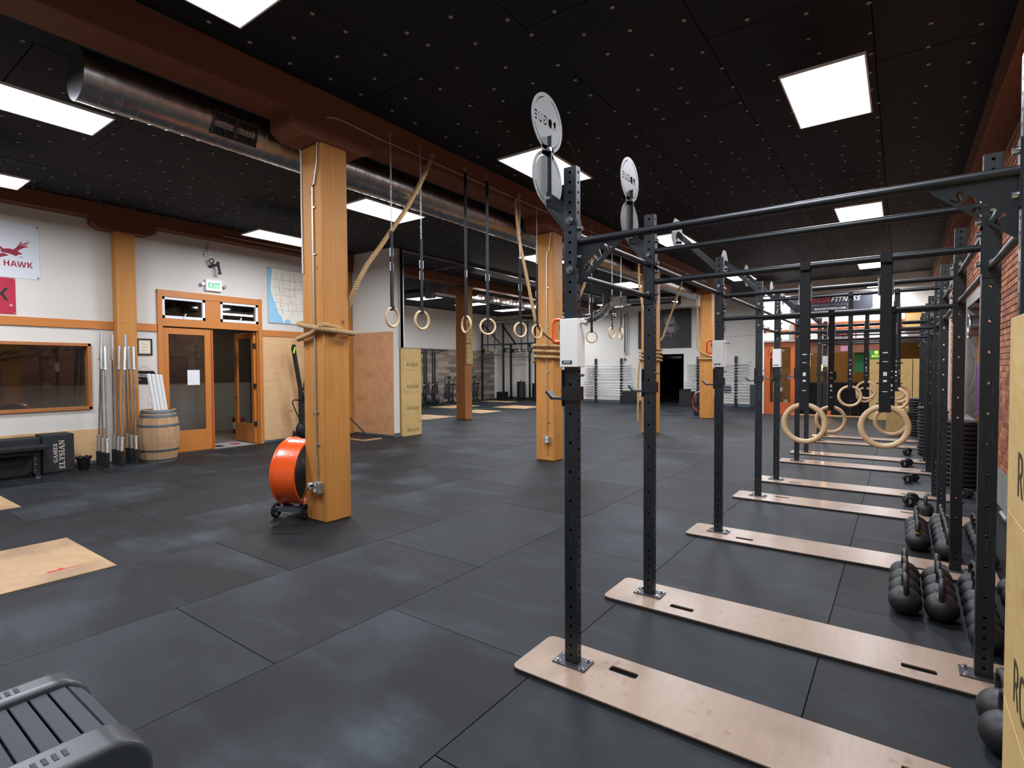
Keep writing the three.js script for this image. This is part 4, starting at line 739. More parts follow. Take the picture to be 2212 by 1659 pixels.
// ======================= ORANGE DRUM FAN =======================
function drumFan(label, x, z, turn, cord) {
  const t = thing('drum_fan', label, 'fan', x, 0, z, turn, 'orange drum fans');
  const R = 0.378, L = 0.3, cy = 0.485; // axis along local x
  const ax = g => { g.rotateZ(-PI / 2); return g.translate(0, cy, 0); };
  mesh(t, 'drum', [ax(lathe([[R - 0.004, -L / 2], [R + 0.018, -L / 2 - 0.004], [R + 0.02, -L / 2 + 0.014], [R, -L / 2 + 0.03], [R, L / 2 - 0.03], [R + 0.02, L / 2 - 0.014], [R + 0.018, L / 2 + 0.004], [R - 0.004, L / 2], [R - 0.008, L / 2 - 0.03], [R - 0.008, -L / 2 + 0.03], [R - 0.004, -L / 2]], 64))], M.orange);
  for (const s of [-1, 1]) {
    const wires = []; for (let k = 1; k < 40; k++) wires.push(torus(R * k / 40, 0.0019, 4, 40).rotateY(PI / 2).translate(s * (L / 2 + 0.006 * Math.cos(k / 40 * PI / 2)), cy, 0));
    for (let k = 0; k < 12; k++) { const a = k * PI / 6; wires.push(rod(V(s * (L / 2 + 0.006), cy, 0), V(s * (L / 2 - 0.006), cy + Math.sin(a) * R, Math.cos(a) * R), 0.0022, 4)); }
    mesh(t, 'grille', wires, M.steelDark);
  }
  const blades = []; for (let k = 0; k < 3; k++) { const g = clean(new THREE.BoxGeometry(0.012, R * 0.78, 0.2)); g.translate(0, R * 0.48, 0); g.rotateY(0.5); g.rotateX(k * 2 * PI / 3 + 0.4); blades.push(g.translate(0, cy, 0)); }
  mesh(t, 'blade', blades, M.steelDark);
  mesh(t, 'motor', [rod(V(-0.12, cy, 0), V(0.1, cy, 0), 0.09, 20)], M.black);
  mesh(t, 'carriage', [cbox(L + 0.02, 0.05, 0.1, 0, 0.1, 0.22), cbox(L + 0.02, 0.05, 0.1, 0, 0.1, -0.22), cbox(0.03, 0.03, 0.5, L / 2 - 0.02, 0.105, 0), cbox(0.03, 0.03, 0.5, -L / 2 + 0.02, 0.105, 0)], M.bluegrey);
  mesh(t, 'axle', [rod(V(-L / 2 - 0.04, 0.086, 0.25), V(L / 2 + 0.04, 0.086, 0.25), 0.01)], M.steel);
  for (const [a, b] of [[-1, 1], [1, 1], [-1, -1], [1, -1]]) { const w = mesh(t, 'wheel', [torus(0.068, 0.018, 10, 28).rotateY(PI / 2).translate(a * (L / 2 + 0.03), 0.0865, b * 0.25)], M.matte); mesh(w, 'hub', [disc(0.03, 0.018, 18).rotateZ(PI / 2).translate(a * (L / 2 + 0.03), 0.0865, b * 0.25), ...[0, 1, 2, 3, 4].map(k => { const q = k * 2 * PI / 5; return rod(V(a * (L / 2 + 0.036), 0.0865, b * 0.25), V(a * (L / 2 + 0.036), 0.0865 + 0.06 * Math.sin(q), b * 0.25 + 0.06 * Math.cos(q)), 0.006, 5); })], M.steelDark); }
  mesh(t, 'rivet', [...Array(3)].flatMap((_, k) => [-0.06, 0.06].map(o => disc(0.006, 0.004, 8).translate(o, R + 0.002, 0).rotateX(0.9 + k * 0.25).translate(0, cy, 0))), M.zinc);
  return t;
}
drumFan('orange drum fan on wheels beside the big timber post', -5.6, -3.62, Math.atan2(0.39, 0.92));
drumFan('orange drum fan half hidden behind the furthest timber post', -5.55, -19.15, -1.3);
single('power_cord', 'black power cord looping on the mat beside the fan', 'cord', [tube([V(-5.15, 0.405, -3.4), V(-5.2, 0.3, -3.36), V(-5.22, 0.12, -3.35), V(-5.28, 0.006, -3.32), V(-5.35, 0.0055, -3.1), V(-5.15, 0.0055, -2.98), V(-4.93, 0.0055, -3.13), V(-4.98, 0.0055, -3.3), V(-5.2, 0.0055, -3.4), V(-5.42, 0.012, -3.52), V(-5.5, 0.2, -3.6)], 0.005, 120, 6)], M.black);

// ======================= THINGS ON AND ALONG THE DOOR WALL =======================
{
  const t = tag(new THREE.Group(), 'green lettered exit sign with two lamp heads over the door', 'exit sign'); t.name = 'exit_sign'; scene.add(t);
  t.position.set(XL + 0.03, 3.43, -5.53);
  mesh(t, 'housing', [rbox(0.06, 0.235, 0.33, 0, 0, 0, 0.006)], M.white);
  const f = std({ map: canvasTex(256, 180, (c, w, h) => { c.fillStyle = '#eef0ee'; c.fillRect(0, 0, w, h); c.fillStyle = '#10d080'; c.font = 'bold 132px sans-serif'; c.textAlign = 'center'; c.textBaseline = 'middle'; c.save(); c.translate(w / 2, h * 0.52); c.scale(0.74, 1); c.fillText('EXIT', 0, 0); c.restore(); }), roughness: 0.5 });
  sheet(t, 'sign_face', 0.31, 0.215, f, 0.032, 0.0, 0, PI / 2);
  for (const s of [-1, 1]) { const a = mesh(t, 'lamp_head', [rot(lathe([[0.001, 0.03], [0.03, 0.028], [0.04, 0.0], [0.03, -0.03], [0.001, -0.034]], 18), 0, 0, -PI / 2).rotateY(s * 0.3).translate(0.03, 0.01, s * 0.225)], M.white); mesh(a, 'lamp_arm', [rod(V(0, 0.01, s * 0.15), V(0.02, 0.01, s * 0.21), 0.014)], M.white); mesh(a, 'lens', [disc(0.03, 0.006, 18).rotateZ(PI / 2).translate(0.062, 0.01, s * 0.225)], M.steel); }
}
{
  const t = thing('junction_box', 'small white outlet box high above the exit sign', 'outlet', XL + 0.03, 4.055, -5.43);
  mesh(t, 'box', [rbox(0.06, 0.09, 0.13, 0, 0, 0, 0.008)], M.white); mesh(t, 'socket', [cbox(0.004, 0.03, 0.03, 0.031, 0.0, -0.03), cbox(0.004, 0.03, 0.03, 0.031, 0, 0.02)], M.steelDark);
  const c = thing('wall_conduit', 'thin grey conduit bending from the beam to the white box', 'conduit', 0, 0, 0);
  mesh(c, 'pipe', [tube([V(XL + 0.02, 4.1, -5.42), V(XL + 0.02, 4.3, -5.45), V(XL + 0.05, 4.42, -5.5), V(XL + 0.2, 4.45, -5.6), V(XL + 0.265, 4.45, -5.75), V(XL + 0.265, 4.45, -7), V(XL + 0.265, 4.45, -8.4)], 0.011, 60, 6)], M.zinc);
  const m = thing('camera_mount', 'black clamp arm with ring fixed over the exit sign', 'mount', XL, 3.8, -5.5);
  mesh(m, 'base', [disc(0.03, 0.02, 16).rotateZ(PI / 2).translate(0.01, 0.02, 0.02)], M.black);
  mesh(m, 'clamp_ring', [torus(0.045, 0.011, 8, 24).rotateY(0.6).translate(0.12, 0.12, 0.04)], M.black);
  mesh(m, 'arm', [rod(V(0.01, 0.02, 0.02), V(0.12, 0.05, 0.02), 0.022), rod(V(0.1, 0.04, 0.01), V(0.14, 0.05, -0.08), 0.022), rod(V(0.14, 0.1, -0.08), V(0.15, -0.1, -0.11), 0.024), disc(0.03, 0.03, 14).translate(0.14, 0.1, -0.08), disc(0.034, 0.03, 14).translate(0.15, -0.12, -0.11)], M.black);
}
{ // map
  const draw = (c, w, h) => {
    c.fillStyle = '#e9e4d8'; c.fillRect(0, 0, w, h);
    const sea = '#8cc4e4'; c.fillStyle = sea;
    c.beginPath(); c.moveTo(0, 0); c.lineTo(w * 0.045, 0); c.bezierCurveTo(w * 0.06, h * 0.1, w * 0.02, h * 0.3, w * 0.035, h * 0.42); c.bezierCurveTo(w * 0.05, h * 0.55, w * 0.085, h * 0.6, w * 0.1, h * 0.72); c.lineTo(w * 0.13, h * 0.82); c.lineTo(w * 0.17, h * 0.9); c.lineTo(w * 0.19, h); c.lineTo(0, h); c.fill();
    c.beginPath(); c.moveTo(w * 0.19, h); c.bezierCurveTo(w * 0.22, h * 0.9, w * 0.27, h * 0.88, w * 0.29, h); c.fill();
    c.beginPath(); c.moveTo(w * 0.42, h); c.bezierCurveTo(w * 0.44, h * 0.86, w * 0.6, h * 0.8, w * 0.72, h * 0.86); c.bezierCurveTo(w * 0.78, h * 0.88, w * 0.8, h * 0.99, w * 0.84, h); c.fill();
    c.beginPath(); c.moveTo(w, h * 0.25); c.bezierCurveTo(w * 0.95, h * 0.35, w * 0.9, h * 0.5, w * 0.86, h * 0.62); c.bezierCurveTo(w * 0.82, h * 0.75, w * 0.86, h * 0.9, w * 0.88, h); c.lineTo(w, h); c.fill();
    for (const [x, y, rx, ry] of [[0.6, 0.26, 0.05, 0.03], [0.66, 0.32, 0.02, 0.06], [0.73, 0.3, 0.03, 0.04], [0.8, 0.36, 0.03, 0.02]]) { c.beginPath(); c.ellipse(w * x, h * y, w * rx, h * ry, 0.3, 0, 7); c.fill(); }
    c.strokeStyle = '#6f6a60'; c.lineWidth = 2; let s = 5; const r = () => (s = (s * 16807) % 2147483647) / 2147483647;
    for (let k = 0; k < 9; k++) { const x = w * (0.1 + k * 0.085); c.beginPath(); c.moveTo(x, h * 0.14); for (let q = 1; q < 6; q++) c.lineTo(x + (r() - 0.5) * 16, h * (0.14 + q * 0.125)); c.stroke(); }
    for (let k = 0; k < 5; k++) { const y = h * (0.2 + k * 0.14); c.beginPath(); c.moveTo(w * 0.05, y); for (let q = 1; q < 9; q++) c.lineTo(w * (0.05 + q * 0.1), y + (r() - 0.5) * 14); c.stroke(); }
    c.strokeStyle = '#c9b17a'; c.lineWidth = 5; for (let k = 0; k < 6; k++) { c.beginPath(); let x = w * (0.06 + r() * 0.3), y = h * 0.05; c.moveTo(x, y); for (let q = 0; q < 8; q++) { x += (r() - 0.35) * 36; y += h * 0.1; c.lineTo(x, y); } c.stroke(); }
    c.strokeStyle = '#b86a54'; c.lineWidth = 1.5; for (let k = 0; k < 26; k++) { c.beginPath(); c.moveTo(w * (0.06 + r() * 0.8), h * (0.1 + r() * 0.7)); c.lineTo(w * (0.06 + r() * 0.8), h * (0.1 + r() * 0.7)); c.stroke(); }
  };
  const t = thing('wall_map', 'framed country map in pale colours beside the exit sign', 'map', XL + 0.012, 3.37, -7.7);
  mesh(t, 'backing', [rbox(0.014, 1.27, 1.95, 0, 0, 0, 0.002)], std({ color: 0xb9a878, roughness: 0.6 }));
  sheet(t, 'map_print', 1.92, 1.24, print(1024, 660, draw, { roughness: 0.25 }), 0.0085, 0, 0, PI / 2);
}
{ // banners
  const hawk = (c, w, h) => {
    c.fillStyle = '#d4d6dc'; c.fillRect(0, 0, w, h); c.fillStyle = '#8e1a30'; c.strokeStyle = '#8e1a30';
    c.font = 'bold 44px sans-serif'; c.textAlign = 'right'; c.fillText('TEAM', w * 0.42, h * 0.18);
    const plume = (pts, wd) => { c.lineWidth = wd; c.beginPath(); c.moveTo(pts[0] * w, pts[1] * h); c.quadraticCurveTo(pts[2] * w, pts[3] * h, pts[4] * w, pts[5] * h); c.stroke(); };
    for (let k = 0; k < 9; k++) plume([0.1 + k * 0.03, 0.3 + k * 0.028, 0.3 + k * 0.02, 0.34 + k * 0.03, 0.44 + k * 0.014, 0.5 + k * 0.008], 9 - k * 0.4); // spread wing
    for (let k = 0; k < 6; k++) plume([0.24 + k * 0.03, 0.68 - k * 0.004, 0.34 + k * 0.03, 0.62, 0.46 + k * 0.014, 0.575 + k * 0.006], 7); // tail
    for (let k = 0; k < 7; k++) plume([0.6 + k * 0.008, 0.5 + k * 0.004, 0.68 + k * 0.008, 0.44 - k * 0.002, 0.72 + k * 0.018, 0.33 + k * 0.014], 8); // raised wing
    for (let k = 0; k < 5; k++) plume([0.76, 0.36, 0.8 + k * 0.006, 0.34 + k * 0.01, 0.86 - k * 0.012, 0.3 + k * 0.022], 4);
    c.beginPath(); c.moveTo(w * 0.42, h * 0.52); c.quadraticCurveTo(w * 0.52, h * 0.46, w * 0.62, h * 0.5); c.quadraticCurveTo(w * 0.7, h * 0.52, w * 0.74, h * 0.56); c.quadraticCurveTo(w * 0.66, h * 0.57, w * 0.64, h * 0.61); c.quadraticCurveTo(w * 0.56, h * 0.57, w * 0.42, h * 0.56); c.fill();
    plume([0.68, 0.62, 0.72, 0.6, 0.75, 0.62], 6);
    c.font = 'bold 100px sans-serif'; c.textAlign = 'center'; c.fillText('RED HAWK', w * 0.5, h * 0.8, w * 0.78);
  };
  const t = thing('wall_banner', 'pale grey banner with dark red bird and lettering', 'banner', XL + 0.004, 3.63, -2.325);
  sheet(t, 'banner_cloth', 0.82, 0.89, print(640, 700, hawk), 0.002, 0, 0, PI / 2);
  mesh(t, 'grommet', [[-1, -1], [1, -1], [-1, 1], [1, 1]].map(([a, b]) => torus(0.012, 0.004, 6, 14).rotateY(PI / 2).translate(0.005, a * 0.42, b * 0.385)), M.steelDark);
  const k = thing('wall_banner', 'crimson banner with one large black letter', 'banner', XL + 0.004, 2.88, -1.86);
  sheet(k, 'banner_cloth', 1.12, 0.585, print(960, 500, (c, w, h) => { c.fillStyle = '#b01a3a'; c.fillRect(0, 0, w, h); c.fillStyle = '#15161a'; c.font = 'bold 240px sans-serif'; c.textAlign = 'right'; c.fillText('K', w * 0.925, h * 0.63); c.fillStyle = '#efe9ea'; c.font = '40px sans-serif'; c.fillText('M', w * 0.965, h * 0.78); }), 0.002, 0, 0, PI / 2);
  mesh(k, 'grommet', [[-1, -1], [1, -1], [-1, 1], [1, 1]].map(([a, b]) => torus(0.01, 0.004, 6, 14).rotateY(PI / 2).translate(0.005, a * 0.275, b * 0.545)), M.steel);
  const f = thing('picture_frame', 'small black framed certificate beside the door casing', 'picture', XL + 0.012, 2.115, -4.245);
  mesh(f, 'frame', [rbox(0.024, 0.315, 0.03, 0, 0, 0.115, 0.003), rbox(0.024, 0.315, 0.03, 0, 0, -0.115, 0.003), rbox(0.024, 0.03, 0.23, 0, 0.143, 0, 0.003), rbox(0.024, 0.03, 0.23, 0, -0.143, 0, 0.003)], M.black);
  sheet(f, 'certificate', 0.215, 0.27, print(256, 320, (c, w, h) => { c.fillStyle = '#e4dec8'; c.fillRect(0, 0, w, h); c.strokeStyle = '#8c8060'; c.lineWidth = 6; for (let a = 0; a < 40; a++) { c.beginPath(); c.arc(24 + (a % 10) * 23, a < 20 ? 22 + (a % 2) * 8 : h - 22 - (a % 2) * 8, 8, 0, 7); c.lineWidth = 2; c.stroke(); } for (let a = 0; a < 12; a++) for (const x of [20, w - 20]) { c.beginPath(); c.arc(x, 40 + a * 22, 8, 0, 7); c.stroke(); } c.fillStyle = '#a83a34'; c.font = 'italic bold 40px serif'; c.textAlign = 'left'; c.fillText('P', 76, 110); c.fillText('E', 96, 180); c.fillText('P', 66, 250); c.font = 'italic 26px serif'; c.fillText('rogress', 102, 110); c.fillText('very', 124, 180); c.fillText('ractice', 92, 250); }), 0.004, 0, 0, PI / 2);
  const cb = thing('chalkboard', 'small slate board hung on string by the barrel', 'chalkboard', XL + 0.012, 1.535, -4.235);
  const s = new THREE.Shape(); for (let q = 0; q < 48; q++) { const a = q / 48 * PI * 2, X = 0.178 * Math.sign(Math.cos(a)) * Math.pow(Math.abs(Math.cos(a)), 0.3) + 0.004 * Math.sin(9 * a), Y = 0.125 * Math.sign(Math.sin(a)) * Math.pow(Math.abs(Math.sin(a)), 0.3) + 0.004 * Math.cos(11 * a); q ? s.lineTo(X, Y) : s.moveTo(X, Y); }
  mesh(cb, 'slate', [extr(s, 0.012).rotateY(PI / 2).translate(-0.006, 0, 0)], M.matte);
  sheet(cb, 'chalk_writing', 0.28, 0.17, new THREE.MeshStandardMaterial({ transparent: true, roughness: 0.9, map: canvasTex(320, 200, (c, w, h) => { c.clearRect(0, 0, w, h); c.fillStyle = '#cfcfca'; c.font = 'bold 42px sans-serif'; c.fillText('YOU DON\'T', 12, 52, 250); c.fillText('THE BEST', 22, 92, 230); c.font = '52px serif'; c.fillText('50', 14, 170); }) }), 0.0078, 0, 0, PI / 2, 0.001);
  mesh(cb, 'string', [rod(V(0.004, 0.11, 0.15), V(0.004, 0.22, 0.0), 0.002, 5), rod(V(0.004, 0.11, -0.15), V(0.004, 0.22, 0.0), 0.002, 5)], M.rope);
  const sw = thing('light_switch', 'white light switch plate behind the barrel', 'switch', XL + 0.004, 1.075, -4.34);
  mesh(sw, 'plate', [rbox(0.008, 0.12, 0.08, 0, 0, 0, 0.003)], M.white); mesh(sw, 'rocker', [rbox(0.008, 0.06, 0.03, 0.005, 0, 0, 0.002)], M.white);
}
// barrel with plastic pipes
{
  const x = -11.1, z = -4.23, H = 0.95, R0 = 0.27, R1 = 0.335, N = 24;
  const t = thing('oak_barrel', 'weathered oak barrel with grey hoops holding white pipes', 'barrel', x, 0, z, 0.1);
  const rad = v => R0 + (R1 - R0) * Math.sin(PI * Math.min(1, Math.max(0, v)));
  for (let k = 0; k < N; k++) { // each stave a bowed wedge
    const a0 = k / N * 2 * PI + 0.004, a1 = (k + 1) / N * 2 * PI - 0.004, pos = [], seg = 8, dr = rnd(-0.002, 0.002);
    const P = (a, v, o) => V(Math.cos(a) * (rad(v) + o + dr), v * H, Math.sin(a) * (rad(v) + o + dr));
    const q = (A, B, C, D) => [A, B, C, A, C, D].forEach(p => pos.push(p.x, p.y, p.z));
    for (let s = 0; s < seg; s++) { const v0 = s / seg, v1 = (s + 1) / seg; q(P(a1, v0, 0), P(a0, v0, 0), P(a0, v1, 0), P(a1, v1, 0)); q(P(a0, v0, -0.025), P(a1, v0, -0.025), P(a1, v1, -0.025), P(a0, v1, -0.025)); q(P(a0, v0, 0), P(a0, v0, -0.025), P(a0, v1, -0.025), P(a0, v1, 0)); q(P(a1, v0, -0.025), P(a1, v0, 0), P(a1, v1, 0), P(a1, v1, -0.025)); }
    q(P(a1, 1, 0), P(a0, 1, 0), P(a0, 1, -0.025), P(a1, 1, -0.025));
    const g = new THREE.BufferGeometry(); g.setAttribute('position', new THREE.Float32BufferAttribute(pos, 3)); g.setAttribute('uv', new THREE.Float32BufferAttribute(new Array(pos.length / 3 * 2).fill(0), 2)); g.computeVertexNormals();
    mesh(t, 'stave', [uvm(g)], M.oakStave[Math.floor(rnd(0, 3))]);
  }
  for (const [v0, v1] of [[0.02, 0.06], [0.21, 0.245], [0.68, 0.72], [0.86, 0.905], [0.935, 0.985]]) mesh(t, 'hoop', [lathe([[rad(v0) + 0.001, v0 * H], [rad(v0) + 0.005, v0 * H], [rad(v1) + 0.005, v1 * H], [rad(v1) + 0.001, v1 * H]], 48)], M.bluegrey);
  mesh(t, 'bottom_head', [disc(R0 - 0.02, 0.02, 32).translate(0, 0.03, 0)], M.oakStave[0]);
  const names = ['beside the casing', 'second from the casing', 'third from the casing', 'furthest from the casing'];
  [[0.1, -0.09], [0.1, -0.03], [0.1, 0.035], [0.1, 0.1]].forEach(([dx, dz], k) => { const p = thing('plastic_pipe', `white plastic pipe leaning in the barrel, ${names[k]}`, 'pipe', 0, 0, 0, 0, 'white pipes in the barrel'); mesh(p, 'tube', [rod(V(x + dx - 0.06, 0.05, z + dz * 0.9 - 0.14), V(x + dx - 0.02, 1.57 + 0.006 * k, z + dz + 0.075), 0.03, 16)], M.white); mesh(p, 'end_cap', [rod(V(x + dx - 0.02, 1.565 + 0.006 * k, z + dz + 0.0745), V(x + dx - 0.0195, 1.585 + 0.006 * k, z + dz + 0.0775), 0.032, 16, 0.028)], M.white); });
}
// standing barbells in their pots
{
  const st = thing('barbell_stand', 'low black base with tube pots for standing barbells', 'stand', 0, 0, 0);
  const B = [[-11.26, -3.35, 2.3, -0.05, -0.1], [-11.03, -3.34, 2.1, -0.12, -0.05], [-10.86, -3.35, 2.08, -0.28, -0.09], [-11.3, -3.59, 2.3, -0.02, -0.02], [-11.06, -3.57, 2.1, -0.1, -0.09], [-10.86, -3.56, 2.08, -0.25, -0.17], [-11.28, -3.79, 2.3, -0.02, -0.01], [-11.12, -3.8, 2.1, -0.08, -0.01], [-10.9, -3.79, 2.09, -0.22, -0.07]];
  const pots = [];
  B.forEach(([x, z]) => pots.push(rod(V(x, 0.01, z), V(x, 0.27, z), 0.036, 14, 0.036)));
  each(st, 'pot', pots, M.matte); mesh(st, 'base_plate', [cbox(0.54, 0.01, 0.56, -11.08, 0.006, -3.57)], M.steelDark);
  const where = ['tallest of the three beside the window', 'middle of the three beside the window', 'shortest of the three beside the window', 'tall one at the window edge of the wall post', 'second in front of the wall post', 'third in front of the wall post', 'tall one in front of the wall post middle', 'seventh in front of the wall post', 'next to the oak barrel'];
  B.forEach(([x, z, top, lx, lz], k) => {
    const t = thing('standing_barbell', `steel barbell standing on end, ${where[k]}`, 'barbell', 0, 0, 0, 0, 'barbells standing against the wall');
    const a = V(x, 0.28, z), b = V(x + lx, top, z + lz), d = b.clone().sub(a), at = q => a.clone().addScaledVector(d, q);
    mesh(t, 'shaft', [rod(at(0.1), at(0.78), 0.014, 12)], M.worn);
    each(t, 'sleeve', [rod(at(0), at(0.12), 0.0255, 16), rod(at(0.79), at(1), 0.0255, 16)], M.zinc);
    each(t, 'collar', [rod(at(0.115), at(0.13), 0.036, 16), rod(at(0.775), at(0.79), 0.036, 16)], M.zinc);
  });
}
// bench, foam boxes, bucket
{
  const b = thing('weight_bench', 'black padded flat bench under the interior window', 'bench', -11.05, 0, -1.95);
  mesh(b, 'pad', [rbox(0.3, 0.07, 1.3, 0, 0.455, 0, 0.02)], M.matte);
  mesh(b, 'frame', [cbox(0.06, 0.06, 1.1, 0, 0.385, 0)], M.black);
  for (const s of [-1, 1]) mesh(b, 'leg', [cbox(0.05, 0.36, 0.05, 0, 0.2, s * 0.5), cbox(0.34, 0.05, 0.05, 0, 0.045, s * 0.5)], M.black);
  mesh(b, 'foot', [[-1, -1], [1, -1], [-1, 1], [1, 1]].map(([q, s]) => cbox(0.05, 0.022, 0.06, q * 0.15, 0.011, s * 0.5)), M.steel);
  each(b, 'bolt', [0.1, 0.2, 0.28].map(y => disc(0.012, 0.012, 10).rotateZ(PI / 2).translate(0.032, y, -0.5)), M.steel);
  const f = thing('foam_box', 'black foam jump box lettered on its side', 'foam box', -11.4, 0.0005, -2.79);
  mesh(f, 'block', [rbox(0.4, 0.625, 0.42, 0, 0.3125, 0, 0.02)], std({ color: 0x1c1d20, roughness: 0.8 }));
  const lm = new THREE.MeshStandardMaterial({ transparent: true, roughness: 0.8, map: canvasTex(300, 512, (c, w, h) => { c.clearRect(0, 0, w, h); c.save(); c.translate(w / 2, h / 2); c.rotate(-PI / 2); c.fillStyle = '#c9b9a8'; c.textAlign = 'center'; c.textBaseline = 'middle'; c.font = 'bold 84px serif'; c.fillText('GAMES', 30, -48, 330); c.font = 'bold 116px serif'; c.fillText('ELYSIAN', 0, 48, 470); c.fillStyle = '#000'; c.restore(); }) });
  sheet(f, 'stencil_lettering', 0.26, 0.52, lm, 0.2015, 0.29, 0.0, PI / 2, 0.001);
  const f2 = thing('foam_box', 'black foam jump box lying behind the bench', 'foam box', -11.44, 0.0005, -2.05);
  mesh(f2, 'block', [rbox(0.42, 0.59, 1.05, 0, 0.295, 0, 0.02)], std({ color: 0x1a1b1e, roughness: 0.8 }));
  mesh(f2, 'seam', [cbox(0.004, 0.01, 1.03, 0.21, 0.4, 0)], M.black);
  const k = thing('bucket', 'small black bucket with a liner beside the barbells', 'bucket', -11.2, 0, -3.12);
  mesh(k, 'tub', [lathe([[0.001, 0.004], [0.07, 0.002], [0.1, 0.2], [0.106, 0.2], [0.106, 0.212], [0.094, 0.212], [0.066, 0.012], [0.001, 0.012]], 28)], M.black);
  const lp = []; for (let q = 0; q <= 40; q++) { const a = q / 40 * PI * 2; lp.push(V(0.104 * Math.cos(a), 0.205 + 0.012 * Math.sin(7 * a), 0.104 * Math.sin(a))); }
  mesh(k, 'liner', [tube(lp, 0.012, 80, 6)], M.matte);
}
// items in the office
{
  const r = thing('red_bucket', 'red bucket inside the office doorway', 'bucket', -14.2, 0, -7.3);
  mesh(r, 'tub', [lathe([[0.001, 0.003], [0.13, 0.002], [0.155, 0.4], [0.165, 0.4], [0.165, 0.415], [0.145, 0.415], [0.12, 0.02], [0.001, 0.02]], 28)], M.red); mesh(r, 'band', [lathe([[0.145, 0.12], [0.157, 0.3], [0.15, 0.3]], 28)], M.paper);
  const m = thing('door_mat', 'pale door mat with dark and red marks in the doorway', 'mat', -12.15, 0.003, -5.95);
  mesh(m, 'mat', [rbox(0.75, 0.008, 0.9, 0, 0.004, 0, 0.003)], std({ color: 0x9c9a96, roughness: 0.9 }));
  mesh(m, 'mark', [extr(poly([[-0.12, -0.1], [0.05, -0.1], [0.16, 0.02], [0.0, 0.1], [-0.14, 0.04]]), 0.001).rotateX(-PI / 2).translate(0.05, 0.0085, -0.2)], M.red);
  mesh(m, 'dark_mark', [cbox(0.3, 0.001, 0.18, 0.1, 0.0088, 0.2)], M.black);
  const c = thing('storage_cabinet', 'tall dark cabinet beyond the open office door', 'cabinet', -14.6, 0, -8.35);
  mesh(c, 'body', [rbox(0.6, 2.1, 0.7, 0, 1.05, 0, 0.01)], M.matte); mesh(c, 'door', [cbox(0.01, 2.0, 0.33, 0.305, 1.05, 0.17), cbox(0.01, 2.0, 0.33, 0.305, 1.05, -0.17)], M.black);
  const k = thing('exercise_bike', 'dark low exercise machine on the office floor', 'machine', -14.0, 0, -7.9);
  mesh(k, 'frame', [cbox(0.08, 0.06, 0.9, 0, 0.06, 0), rod(V(0, 0.06, -0.2), V(0, 0.34, -0.05), 0.02), rod(V(0, 0.34, 0.12), V(0, 0.34, -0.12), 0.018), cbox(0.3, 0.04, 0.05, 0, 0.03, 0.4)], M.black); mesh(k, 'wheel', [torus(0.13, 0.02, 8, 24).rotateY(PI / 2).translate(0, 0.17, -0.25)], M.black);
  const p = thing('red_notice_board', 'dark picture board on the office wall behind glass', 'board', -15.16, 1.5, -5.9); mesh(p, 'panel', [cbox(0.02, 0.7, 1.2, 0, 0.2, 0)], M.black);
}
{ // tube light in the office
  const t = thing('tube_light', 'fluorescent tube light on the office ceiling', 'ceiling light', -13.5, 3.06, -6.9);
  mesh(t, 'housing', [rbox(0.24, 0.06, 1.22, 0, 0.03, 0, 0.01)], M.white);
  for (const s of [-1, 1]) mesh(t, 'tube', [rod(V(s * 0.06, -0.015, -0.58), V(s * 0.06, -0.015, 0.58), 0.014, 10)], M.bulbGlow);
  areaLight(0.2, 1.16, -13.5, 3.03, -6.9, 9, 0xfff4e4);
}
